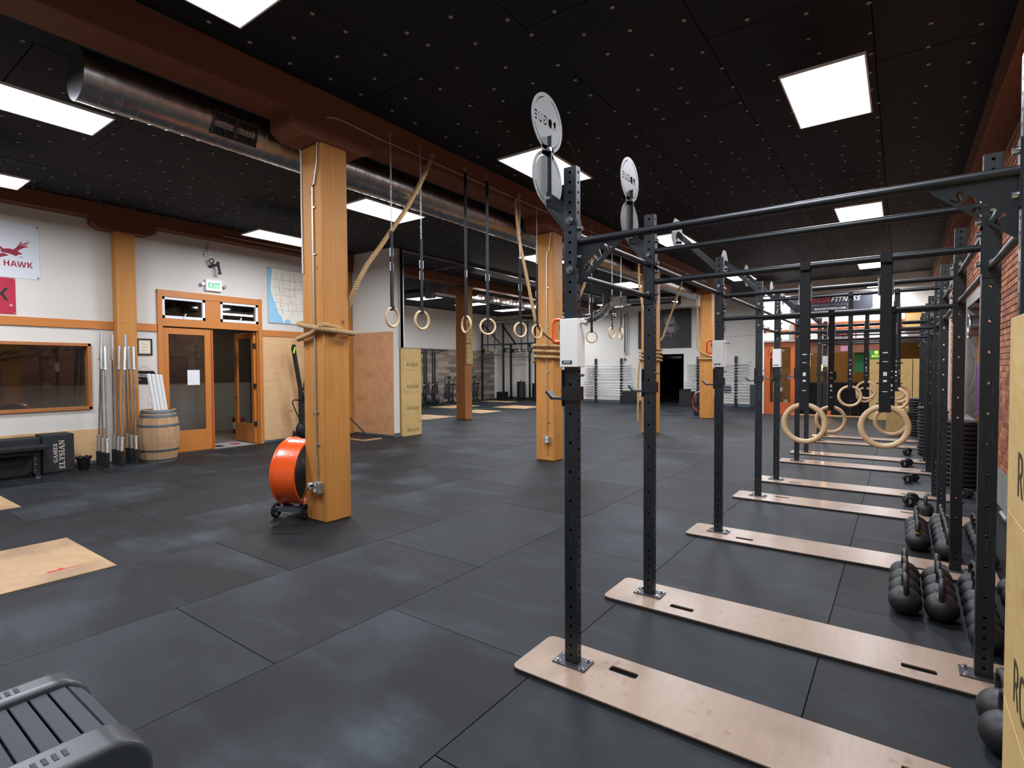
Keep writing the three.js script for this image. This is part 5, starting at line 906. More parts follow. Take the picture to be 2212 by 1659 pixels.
// ======================= SKI MACHINE =======================
{
  const t = thing('ski_erg', 'black ski training machine with V arms against pale plywood', 'ski machine', -11.36, 0, -7.36);
  // local: wall at -x, axes: z across
  for (const s of [-1, 1]) { const a = mesh(t, 'arm', [bar(V(0.0, 1.05, s * 0.03), V(0.02, 2.18, s * 0.235), 0.06, 0.09, V(1, 0, 0))], M.black); mesh(a, 'pulley', [rbox(0.08, 0.09, 0.06, 0.05, 2.2, s * 0.24, 0.01)], M.black); mesh(a, 'handle', [rod(V(0.1, 2.18, s * 0.24), V(0.14, 2.04, s * 0.3), 0.014, 8, 0.02)], M.green); mesh(a, 'scale_marks', [...Array(9)].map((_, k) => cbox(0.002, 0.02, 0.012, 0.05, 1.45 + k * 0.05, s * (0.1 + k * 0.009))), M.green); }
  mesh(t, 'body', [rbox(0.14, 0.95, 0.13, -0.02, 0.7, 0, 0.015)], M.black);
  mesh(t, 'cord', [rod(V(0.06, 2.19, -0.235), V(0.06, 2.19, 0.235), 0.0025, 4)], M.strap);
  const m = mesh(t, 'monitor', [rbox(0.06, 0.14, 0.12, 0.14, 1.0, -0.04, 0.01)], M.steelDark); mesh(m, 'screen', [cbox(0.004, 0.08, 0.09, 0.171, 1.01, -0.04)], M.matte);
  mesh(t, 'monitor_bracket', [rod(V(0.02, 1.12, 0), V(0.13, 1.06, -0.03), 0.012), disc(0.012, 0.02, 8).rotateZ(PI / 2).translate(0.06, 1.16, 0.02), disc(0.012, 0.02, 8).rotateZ(PI / 2).translate(0.06, 1.22, -0.02)], M.zinc);
  const f = mesh(t, 'flywheel_cage', [lathe([[0.06, 0.09], [0.16, 0.085], [0.2, 0.04], [0.205, 0], [0.2, -0.04], [0.16, -0.08], [0.001, -0.085], [0.001, 0.075]], 36).rotateZ(-PI / 2).translate(0.05, 0.27, 0)], M.black);
  mesh(f, 'cage_ring', [0.08, 0.11, 0.14, 0.17].map(r => torus(r, 0.004, 5, 32).rotateY(PI / 2).translate(0.142, 0.27, 0)), M.steelDark); mesh(f, 'hub_cap', [disc(0.02, 0.01, 14).rotateZ(PI / 2).translate(0.13, 0.27, 0)], M.green);
  mesh(t, 'cable_loop', [tube([V(0.0, 0.95, 0.06), V(0.06, 0.97, 0.26), V(0.08, 0.9, 0.31), V(0.12, 0.6, 0.2), V(0.16, 0.1, -0.12)], 0.015, 40, 7), tube([V(0, 0.95, -0.06), V(0.06, 0.97, -0.26), V(0.08, 0.86, -0.33), V(0.16, 0.5, -0.45)], 0.015, 30, 7)], M.black);
  mesh(t, 'foot_plate', [extr(poly([[-0.18, 0.0], [0.3, 0.0], [0.12, 0.12], [-0.1, 0.24]]), 0.04).translate(0, 0.001, -0.2), extr(poly([[-0.18, 0.0], [0.3, 0.0], [0.12, 0.12], [-0.1, 0.24]]), 0.04).translate(0, 0.001, 0.16), cbox(0.5, 0.03, 0.62, 0.05, 0.016, 0)], M.black);
  const s = thing('strut_stand', 'black angled strut on a flat base with pale edge beyond the big post', 'stand', 0, 0, 0);
  mesh(s, 'strut', [rod(V(-11.0, 0.62, -8.25), V(-10.32, 0.05, -8.42), 0.018, 10)], M.black);
  mesh(s, 'base_plate', [rbox(0.9, 0.02, 0.5, -10.55, 0.0205, -8.36, 0.006)], M.black);
  mesh(s, 'edge_strip', [cbox(0.03, 0.03, 0.5, -10.085, 0.0155, -8.36), cbox(0.9, 0.03, 0.025, -10.55, 0.0155, -8.1)], M.platform);
}
// ======================= TREADMILL =======================
{
  const t = thing('curved_treadmill', 'dark grey slat belt treadmill end in the corner of the floor', 'treadmill', 0, 0, 0);
  const x0 = -3.12, x1 = -2.61, ze = -0.86, top = 0.2, r = 0.115;
  const g = std({ color: 0x3d4246, roughness: 0.34 }), gs = std({ color: 0x3a4046, roughness: 0.7 });
  const path = d => { // distance from the start of the end curve; positive = towards the body
    if (d >= 0) return [ze + r + d, top + 0.02 * d * d, 0];
    const a = Math.min(-d / r, PI); return [ze + r - Math.sin(a) * r, top - r + Math.cos(a) * r, a];
  };
  const sg = rbox(x1 - x0 - 0.004, 0.016, 0.061, 0, 0, 0, 0.005, 'x');
  for (let k = -4; k < 26; k++) { const [z, y, a] = path(k * 0.068); const s = mesh(t, 'belt_slat', sg, gs); s.position.set((x0 + x1) / 2, y - 0.008, z); s.rotation.x = -a; }
  for (const [a, b, n] of [[x0 - 0.13, x0 + 0.0, 0], [x1, x1 + 0.19, 1]]) {
    const s = new THREE.Shape(); const R = 0.15; s.moveTo(1.2, 0.02); s.lineTo(1.2, 0.26); s.quadraticCurveTo(0.4, top + 0.03, ze + R + 0.0, top + 0.032); s.absarc(ze + R - 0.02, top + 0.032 - R, R, PI / 2, PI, false); s.lineTo(ze - 0.02, 0.05); s.quadraticCurveTo(ze - 0.02, 0.02, ze + 0.02, 0.02); s.lineTo(1.2, 0.02);
    const e = new THREE.ExtrudeGeometry(s, { depth: b - a - 0.05, bevelEnabled: true, bevelThickness: 0.025, bevelSize: 0.025, bevelOffset: -0.025, bevelSegments: 4, curveSegments: 16 });
    e.rotateY(-PI / 2); e.translate(b - 0.025, 0, 0);
    const m = mesh(t, 'side_cover', [uvm(e)], g);
    mesh(m, 'grip_rib', [...Array(9)].map((_, k) => rbox(0.05, 0.004, 0.016, (a + b) / 2, 0.2325, -0.62 + k * 0.03, 0.0015)), gs);
  }
  mesh(t, 'under_frame', [box(x0, x1, 0.02, 0.08, -0.6, 1.2)], M.black);
}

// ======================= LIFTING PLATFORM BOARDS =======================
{
  const mark = new THREE.MeshStandardMaterial({ transparent: true, roughness: 0.6, map: canvasTex(256, 128, (c, w, h) => { c.clearRect(0, 0, w, h); c.fillStyle = '#c4202e'; c.fillRect(10, 70, 60, 44); c.fillRect(80, 50, 40, 62); c.fillRect(70, 88, 170, 14); c.fillRect(96, 26, 10, 40); }) });
  const B = [[-6.69, -5.39, -1.71, 0.73, 'tan plywood board set in the floor, nearer the treadmill', 1], [-10.0, -8.7, -1.79, 0.65, 'tan plywood board set in the floor, nearer the bench', 1],
    [-14.05, -12.6, -14.1, -12.6, 'tan plywood board on the bay floor just before the column', 0], [-14.0, -12.7, -16.95, -15.65, 'tan plywood board on the bay floor just past the column', 0], [-14.3, -12.65, -19.9, -18.4, 'tan plywood board on the bay floor, third from the boxes', 0], [-16.7, -15.4, -18.9, -17.0, 'tan plywood board on the bay floor beside the air bikes', 0], [-17.4, -15.7, -22.3, -21.4, 'tan plywood board on the bay floor under the tall frame', 0]];
  for (const [x0, x1, z0, z1, label, m] of B) {
    const t = thing('platform_board', label, 'board', (x0 + x1) / 2, 0, (z0 + z1) / 2, 0, 'plywood boards set in the floor');
    mesh(t, 'plywood_sheet', [rbox(x1 - x0, 0.008, Math.abs(z1 - z0), 0, 0.0045, 0, 0.002, 'x')], M.platform);
    if (m) { const s = sheet(t, 'red_mark', 0.26, 0.1, mark, (x1 - x0) / 2 - 0.28, 0.0093, -Math.abs(z1 - z0) / 2 + 0.28); s.rotation.set(-PI / 2, 0, PI / 2); s.scale.z = 0.5; }
  }
}
// ======================= FAR WALL =======================
{
  const portrait = (c, w, h) => {
    c.fillStyle = '#0e0f12'; c.fillRect(0, 0, w, h);
    const blob = (x, y, rx, ry, col, a, rotn = 0) => { c.save(); c.translate(x * w, y * h); c.rotate(rotn); c.scale(rx * w, ry * h); const g = c.createRadialGradient(0, 0, 0, 0, 0, 1); g.addColorStop(0, col.replace('A', a)); g.addColorStop(0.55, col.replace('A', a * 0.8)); g.addColorStop(1, col.replace('A', 0)); c.fillStyle = g; c.fillRect(-1, -1, 2, 2); c.restore(); };
    const K = (t) => `rgba(${t},A)`, cx = 0.57;
    blob(cx, 0.98, 0.3, 0.2, K('40,40,48'), 0.9);
    blob(cx, 0.46, 0.2, 0.46, K('104,98,102'), 1); blob(cx, 0.44, 0.17, 0.4, K('122,114,118'), 1); blob(cx + 0.05, 0.3, 0.11, 0.2, K('158,150,154'), 0.7); blob(cx + 0.07, 0.52, 0.08, 0.12, K('150,142,146'), 0.6);
    blob(cx - 0.13, 0.5, 0.09, 0.4, K('16,16,20'), 0.75); blob(cx - 0.18, 0.5, 0.03, 0.1, K('84,80,84'), 0.8); blob(cx + 0.18, 0.48, 0.03, 0.1, K('110,104,108'), 0.8);
    for (const s of [-1, 1]) { blob(cx + s * 0.068, 0.4, 0.075, 0.03, K('14,14,16'), 0.95, s * -0.25); blob(cx + s * 0.068, 0.435, 0.05, 0.022, K('22,20,22'), 0.9); blob(cx + s * 0.058, 0.437, 0.012, 0.012, K('190,184,188'), 0.8); }
    blob(cx + 0.008, 0.5, 0.022, 0.1, K('168,160,164'), 0.7); blob(cx, 0.575, 0.052, 0.03, K('40,36,38'), 0.8); blob(cx + 0.005, 0.555, 0.026, 0.022, K('160,152,156'), 0.7);
    blob(cx, 0.635, 0.085, 0.035, K('16,15,17'), 1); blob(cx, 0.672, 0.055, 0.018, K('118,100,104'), 1); blob(cx, 0.76, 0.1, 0.1, K('16,15,17'), 0.95); for (const s of [-1, 1]) blob(cx + s * 0.1, 0.68, 0.035, 0.12, K('20,19,21'), 0.85);
  };
  const p = thing('portrait_poster', 'large dark portrait poster of a bearded face over the doorway', 'poster', -8.86, 3.46, ZF + 0.02);
  mesh(p, 'backing', [rbox(2.5, 1.78, 0.02, 0, 0, 0, 0.003)], M.black);
  sheet(p, 'portrait_print', 2.46, 1.74, print(840, 594, portrait, { roughness: 0.5 }), 0, 0, 0.0115, 0, 0.002);
  // wall barbell racks
  const racks = [[-12.33, -10.96, -12.83, -10.42, 'beside the strip heater'], [-7.3, -5.7, -7.75, -5.2, 'behind the furthest post']];
  racks.forEach(([xa, xb, ba, bb, where], r) => {
    const t = thing('barbell_rack', `black wall rack holding twelve barbells ${where}`, 'rack', 0, 0, ZF + 0.02);
    for (const x of [xa, xb]) { const u = mesh(t, 'upright', [cbox(0.1, 2.15, 0.07, x, 1.075, 0.036)], M.powder); mesh(u, 'hook', [...Array(12)].map((_, k) => { const y = 1.8 - k * 0.125 - (k > 5 ? 0.06 : 0); return bar(V(x, y - 0.04, 0.07), V(x, y - 0.02, 0.18), 0.03, 0.02); }), M.powder); }
    for (let k = 0; k < 12; k++) {
      const y = 1.81 - k * 0.125 - (k > 5 ? 0.06 : 0), e = k > 5 ? 0.09 : 0, z = ZF + 0.15, a = ba - e, b = bb + e;
      const o = thing('racked_barbell', `steel barbell on the wall rack ${where}, ${ORD[k]} from the top`, 'barbell', 0, 0, 0, 0, 'barbells on the wall racks');
      mesh(o, 'shaft', [rod(V(a + 0.3, y, z), V(b - 0.3, y, z), 0.0135, 8)], M.steel);
      each(o, 'sleeve', [rod(V(a, y, z), V(a + 0.36, y, z), 0.0255, 10), rod(V(b - 0.36, y, z), V(b, y, z), 0.0255, 10)], M.zinc);
      each(o, 'collar', [rod(V(a + 0.36, y, z), V(a + 0.39, y, z), 0.04, 10), rod(V(b - 0.39, y, z), V(b - 0.36, y, z), 0.04, 10)], M.zinc);
    }
  });
  const bx = (n, l, c, x0, x1, y0, y1, d, mat) => { const t = thing(n, l, c, (x0 + x1) / 2, y0, ZF + d / 2 + 0.02); mesh(t, 'body', [rbox(x1 - x0, y1 - y0, d, 0, (y1 - y0) / 2, 0, 0.01)], mat); return t; };
  let q = bx('floor_bin', 'black floor bin under the rack by the strip heater', 'bin', -10.75, -10.1, 0.001, 0.56, 0.4, M.black); mesh(q, 'rim', [rbox(0.67, 0.04, 0.42, 0, 0.55, 0, 0.01)], M.matte);
  q = bx('floor_bin', 'black stepped bin beside the dark doorway', 'bin', -8.0, -7.45, 0.001, 0.62, 0.45, M.black); mesh(q, 'rim', [rbox(0.4, 0.1, 0.4, -0.08, 0.66, 0, 0.01)], M.matte);
  q = bx('wall_vent', 'grey square wall vent behind the far rack', 'vent', -6.25, -5.9, 0.6, 0.92, 0.05, M.steelDark); mesh(q, 'louvre', [...Array(6)].map((_, k) => cbox(0.31, 0.02, 0.02, 0, 0.04 + k * 0.05, 0.03)), M.bluegrey);
  q = bx('thermostat', 'small white thermostat on the far wall', 'thermostat', -5.3, -5.14, 1.84, 1.95, 0.03, M.white); mesh(q, 'display', [cbox(0.1, 0.03, 0.004, 0, 0.07, 0.017)], M.steelDark);
  q = bx('folded_mat', 'dark folded mat leaning on the far wall', 'mat', -5.12, -4.86, 0.001, 0.95, 0.1, M.steelDark); mesh(q, 'fold', [cbox(0.25, 0.01, 0.104, 0, 0.5, 0)], M.black);
  q = bx('wood_block', 'short wooden block on the floor by the lobby corner', 'block', -4.82, -4.5, 0.001, 0.17, 0.25, M.plyBox); mesh(q, 'end_grain', [cbox(0.006, 0.15, 0.23, 0.15, 0.085, 0)], M.trim);
  q = bx('wall_clip', 'small dark clip box on the far wall above the rack', 'clip box', -10.82, -10.72, 2.05, 2.13, 0.04, M.steelDark); mesh(q, 'lid', [cbox(0.08, 0.02, 0.01, 0, 0.05, 0.025)], M.black);
  q = bx('red_bottle', 'red bottle at the dark doorway foot', 'bottle', -9.24, -9.14, 0.001, 0.34, 0.1, M.red); mesh(q, 'cap', [disc(0.03, 0.05, 12).translate(0, 0.36, 0)], M.white);
}
// ======================= LOBBY FRONT =======================
{
  const bn = print(1024, 256, (c, w, h) => {
    c.fillStyle = '#22242e'; c.fillRect(0, 0, w, h); c.font = 'italic bold 92px sans-serif'; c.textBaseline = 'middle'; c.textAlign = 'right'; c.fillStyle = '#b02038'; c.fillText('ROGUE', w * 0.5, h * 0.36, 350); c.textAlign = 'left'; c.fillStyle = '#c9c9c4'; c.fillText('FITNESS', w * 0.505, h * 0.36, 400);
    c.textAlign = 'center'; c.font = 'bold 44px sans-serif'; c.fillStyle = '#6c5e66'; c.fillText('HIGH SPEED LOW DRAG', w * 0.5, h * 0.64, 600); c.fillStyle = '#d8d8d4'; c.font = 'bold 40px sans-serif'; c.fillText('ROGUEFITNESS.COM', w * 0.5, h * 0.85, 440); c.fillStyle = '#8a1a2c'; c.fillRect(w * 0.45, 4, 120, 18);
  });
  const t = thing('wall_banner', 'dark company banner on the white wall above the lobby front', 'banner', -1.95, 3.84, ZD + 0.012);
  sheet(t, 'banner_cloth', 2.4, 0.6, bn, 0, 0, 0, 0, 0.004); mesh(t, 'grommet', [[-1, -1], [1, -1], [-1, 1], [1, 1]].map(([a, b]) => torus(0.014, 0.004, 6, 12).translate(a * 1.17, b * 0.27, 0.003)), M.steel);
  const k = thing('digital_clock', 'black digital timer with red figures over the lobby', 'clock', -1.66, 2.7, ZD + 0.05);
  mesh(k, 'case', [rbox(0.62, 0.2, 0.07, 0, 0.1, 0, 0.008)], M.matte);
  sheet(k, 'figures', 0.56, 0.17, std({ color: 0x000000, roughness: 0.4, emissive: 0xffffff, emissiveIntensity: 1.2, emissiveMap: canvasTex(256, 80, (c, w, h) => { c.fillStyle = '#000'; c.fillRect(0, 0, w, h); c.fillStyle = '#ff1040'; c.font = 'bold 74px monospace'; c.textAlign = 'center'; c.textBaseline = 'middle'; c.fillText('1:30', w / 2, h / 2 + 4); }) }), 0, 0.1, 0.0365, 0, 0.002);
  const l = thing('orange_ladder', 'long orange ladder lying on the lobby ledge', 'ladder', 0, 2.625, ZD + 0.02);
  mesh(l, 'rail', [cbox(4.1, 0.045, 0.05, -1.9, 0.33, -0.02), cbox(3.3, 0.045, 0.05, -1.5, 0.52, -0.02)].map(g => g), M.orange);
  mesh(l, 'rung', [...Array(9)].map((_, q) => rod(V(-3.0 + q * 0.36, 0.0, -0.02), V(-3.0 + q * 0.36, 0.52, -0.02), 0.018)), M.orange); mesh(l, 'end_wheel', [disc(0.05, 0.03, 14).rotateX(PI / 2).translate(-3.85, 0.42, 0), disc(0.05, 0.03, 14).rotateX(PI / 2).translate(-3.95, 0.33, 0)], M.black);
  const g = thing('ledge_box', 'grey green box standing on the lobby ledge', 'box', -3.1, 2.625, ZD - 0.02); mesh(g, 'body', [rbox(0.16, 0.5, 0.12, 0, 0.25, 0, 0.01)], M.plinth); mesh(g, 'slot', [cbox(0.02, 0.14, 0.004, -0.04, 0.24, 0.062), cbox(0.02, 0.14, 0.004, 0.04, 0.24, 0.062)], M.black);
  const n = thing('notice_card', 'pink notice card on the dark lobby header', 'notice', -1.53, 2.28, ZD - 0.032); mesh(n, 'card', [cbox(0.2, 0.17, 0.004, 0, 0, 0)], std({ color: 0xb88098, roughness: 0.7 })); mesh(n, 'pin', [disc(0.01, 0.006, 8).rotateX(PI / 2).translate(0, 0.07, 0.004)], M.steel);
  const s = thing('green_sign', 'green sign with yellow letters above the storage boxes', 'sign', -0.64, 2.06, ZD + 0.0);
  sheet(s, 'sign_face', 0.36, 0.26, print(256, 190, (c, w, h) => { c.fillStyle = '#137a3a'; c.fillRect(0, 0, w, h); c.fillStyle = '#e8d83a'; c.beginPath(); c.arc(w / 2, 44, 40, 0, 7); c.fill(); c.font = 'bold 78px sans-serif'; c.textAlign = 'center'; c.fillText('BEER', w / 2, 160, 220); }), 0, 0, 0.012, 0, 0.004); mesh(s, 'bracket', [cbox(0.3, 0.02, 0.05, 0, -0.1, -0.012)], M.black);
  const gp = thing('green_board', 'plain dark green panel inside the lobby', 'panel', -1.05, 1.48, ZD - 0.25); mesh(gp, 'board', [rbox(0.4, 0.65, 0.02, 0, 0.325, 0, 0.004)], std({ color: 0x0f5a32, roughness: 0.7 })); mesh(gp, 'edge', [cbox(0.41, 0.012, 0.024, 0, 0.006, 0)], M.black);
  const d = thing('lobby_counter', 'dark counter inside the lobby', 'counter', -1.75, 0, -22.3); mesh(d, 'front_panel', [rbox(2.4, 1.08, 0.08, 0, 0.54, 0.3, 0.01)], M.matte); mesh(d, 'top', [rbox(2.5, 0.05, 0.7, 0, 1.106, 0, 0.01)], M.black); mesh(d, 'monitor', [cbox(0.4, 0.3, 0.03, -0.3, 1.35, 0), cbox(0.06, 0.1, 0.05, -0.3, 1.18, 0)], M.matte);
  const lamp = thing('lobby_lamp', 'glowing warm lamp on the counter, placed to light the lobby wall', 'lamp', -2.35, 1.132, -22.5); mesh(lamp, 'base', [disc(0.07, 0.02, 18).translate(0, 0.011, 0), rod(V(0, 0.02, 0), V(0, 0.42, 0), 0.01)], M.black); mesh(lamp, 'lamp_shade', [lathe([[0.14, 0.4], [0.1, 0.62], [0.099, 0.62], [0.139, 0.4]], 24)], std({ color: 0xf2d9a0, emissive: 0xffc860, emissiveIntensity: 1.6, side: THREE.DoubleSide }));
  const pl = new THREE.PointLight(0xffc878, 2); pl.position.set(-2.35, 1.9, -22.5); pl.castShadow = true; scene.add(pl);  // lamp form and place chosen for the yellow glow on the lobby wall
  // display shelf behind the glass door
  const sh = thing('display_shelf', 'dark shelf unit with goods behind the lobby glass', 'shelf', -3.5, 0, -22.0); mesh(sh, 'side', [cbox(0.03, 2.2, 0.4, -0.4, 1.1, 0), cbox(0.03, 2.2, 0.4, 0.4, 1.1, 0)], M.firDark); for (let q = 0; q < 5; q++) mesh(sh, 'shelf_board', [cbox(0.77, 0.03, 0.4, 0, 0.3 + q * 0.45, 0, 'x')], M.firDark);
  [[-0.2, 0.315, 0x6a9a6a, 'sage green'], [0.1, 0.315, 0x8a7a4a, 'olive'], [-0.1, 0.765, 0xc8c8c4, 'white'], [0.2, 1.215, 0x3a6aa0, 'blue'], [-0.2, 1.665, 0xb8b0a0, 'cream']].forEach(([x, y, col, nm]) => { const o = thing('shelf_bundle', `${nm} folded bundle on the lobby display shelf`, 'bundle', -3.5 + x, y + 0.001, -21.95); mesh(o, 'cloth', [rbox(0.2, 0.16, 0.26, 0, 0.08, 0, 0.04)], std({ color: col, roughness: 0.8 })); mesh(o, 'tie', [cbox(0.03, 0.164, 0.264, 0, 0.08, 0)], M.paper); });
  const st = thing('lobby_stool', 'small dark stool on the lobby floor', 'stool', -1.3, 0, -21.7); mesh(st, 'seat', [disc(0.17, 0.04, 24).translate(0, 0.5, 0)], M.black); for (let q = 0; q < 4; q++) { const a = q * PI / 2 + 0.4; mesh(st, 'leg', [rod(V(Math.cos(a) * 0.18, 0.001, Math.sin(a) * 0.18), V(Math.cos(a) * 0.12, 0.48, Math.sin(a) * 0.12), 0.012)], M.steelDark); }
  struct('trim_4', 'pale timber threshold strip before the lobby', 'trim', [box(-3.1, XR, 0.001, 0.02, ZD - 0.35, ZD + 0.05, 'x')], M.platform);
}
// ======================= ALONG THE BRICK WALL =======================
{
  const pg = (() => { const g = lathe([[0.026, -0.03], [0.2, -0.03], [0.225, -0.022], [0.225, 0.022], [0.2, 0.03], [0.026, 0.03], [0.026, -0.03]], 36); return g; })();
  const ringP = lathe([[0.026, -0.032], [0.05, -0.032], [0.05, 0.032], [0.026, 0.032]], 20);
  const stack = (x, z, n, where) => { for (let k = 0; k < n; k++) { const t = thing('bumper_plate', `black rubber plate in the pile ${where}, ${ORD[k]} from the floor`, 'plate', x + rnd(-0.012, 0.012), 0.034 + k * 0.0645, z + rnd(-0.012, 0.012), rnd(0, 3), 'black rubber plates in piles'); mesh(t, 'rubber_disc', pg, M.black); mesh(t, 'steel_hub', ringP, M.steel); } };
  stack(0.72, -9.75, 14, 'by the opening'); stack(0.5, -12.75, 14, 'past the opening'); stack(0.38, -16.3, 14, 'by the low box'); stack(0.55, -14.1, 14, 'at the ninth upright');
  const db = (x, y, z, turn, label) => { const t = thing('dumbbell', label, 'dumbbell', x, y, z, turn, 'dumbbells by the brick wall'); mesh(t, 'grip', [rod(V(-0.07, 0.06, 0), V(0.07, 0.06, 0), 0.015, 12)], M.steel); for (const s of [-1, 1]) mesh(t, 'head', [clean(new THREE.CylinderGeometry(0.06, 0.06, 0.09, 6)).rotateX(PI / 6).rotateZ(PI / 2).translate(s * 0.11, 0.06, 0)], M.matte); for (const s of [-1, 1]) mesh(t, 'end_face', [disc(0.035, 0.006, 14).rotateZ(PI / 2).translate(s * 0.156, 0.06, 0)], M.steel); };
  db(0.12, 0.0, -8.05, 1.4, 'hexagonal dumbbell on the mat before the fifth board'); db(0.14, 0.0, -9.6, 1.2, 'hexagonal dumbbell on the mat behind the fifth board'); db(0.1, 0.0, -11.1, 1.3, 'hexagonal dumbbell on the mat before the seventh board'); db(0.12, 0, -12.6, 1.5, 'hexagonal dumbbell on the mat behind the seventh board'); db(0.8, 0, -8.85, 0.3, 'hexagonal dumbbell against the grey plinth');
  // resistance bands in the opening
  const band = (col, z, label, w) => { const t = thing('resistance_band', label, 'band', XR + 0.1, 0, z, 0, 'rubber bands in the opening'); const p = [V(0, 1.73, 0.0), V(0, 1.66, 0.06), V(0, 1.2, 0.075), V(0, 0.86, 0.06), V(0, 0.8, 0), V(0, 0.86, -0.06), V(0, 1.2, -0.075), V(0, 1.66, -0.06)]; const g = tube(p, w, 90, 8, true); mesh(t, 'loop', [g], std({ color: col, roughness: 0.6 })); mesh(t, 'peg', [rod(V(-0.02, 1.735, 0), V(0.3, 1.735, 0), 0.014)], M.steel); };
  band(0x7a3a86, -12.35, 'purple rubber band hanging in the opening', 0.022); band(0x9aa4d8, -12.0, 'pale blue rubber band hanging in the opening', 0.016); band(0xb01e34, -11.7, 'red rubber band hanging in the opening', 0.026); band(0x8e1a44, -11.45, 'dark crimson rubber band hanging in the opening', 0.022);
  const v = thing('wall_vent_pipe', 'round steel vent pipe at the top of the opening', 'pipe', 0, 0, 0); mesh(v, 'pipe', [rod(V(XR - 0.02, 2.36, -12.5), V(XR + 0.5, 2.36, -12.5), 0.2, 28)], M.steel); mesh(v, 'collar', [torus(0.2, 0.02, 8, 30).rotateY(PI / 2).translate(XR - 0.02, 2.36, -12.5)], M.steel);
  const f = thing('floor_bar', 'slim metal bar lying along the brick wall', 'bar', 0, 0, 0); mesh(f, 'shaft', [rod(V(0.93, 0.03, -5.2), V(0.93, 0.03, -7.6), 0.014)], M.worn); mesh(f, 'sleeve', [rod(V(0.93, 0.03, -7.6), V(0.93, 0.03, -8.0), 0.025, 14)], M.zinc);
  const pb = thing('black_crate', 'tall black crate under the sill of the opening', 'crate', 0.88, 0, -11.95); mesh(pb, 'body', [rbox(0.2, 0.75, 1.5, 0, 0.376, 0, 0.01)], M.matte); mesh(pb, 'ledge', [cbox(0.24, 0.03, 1.6, 0.0, 0.77, 0)], M.wallGrey);
}
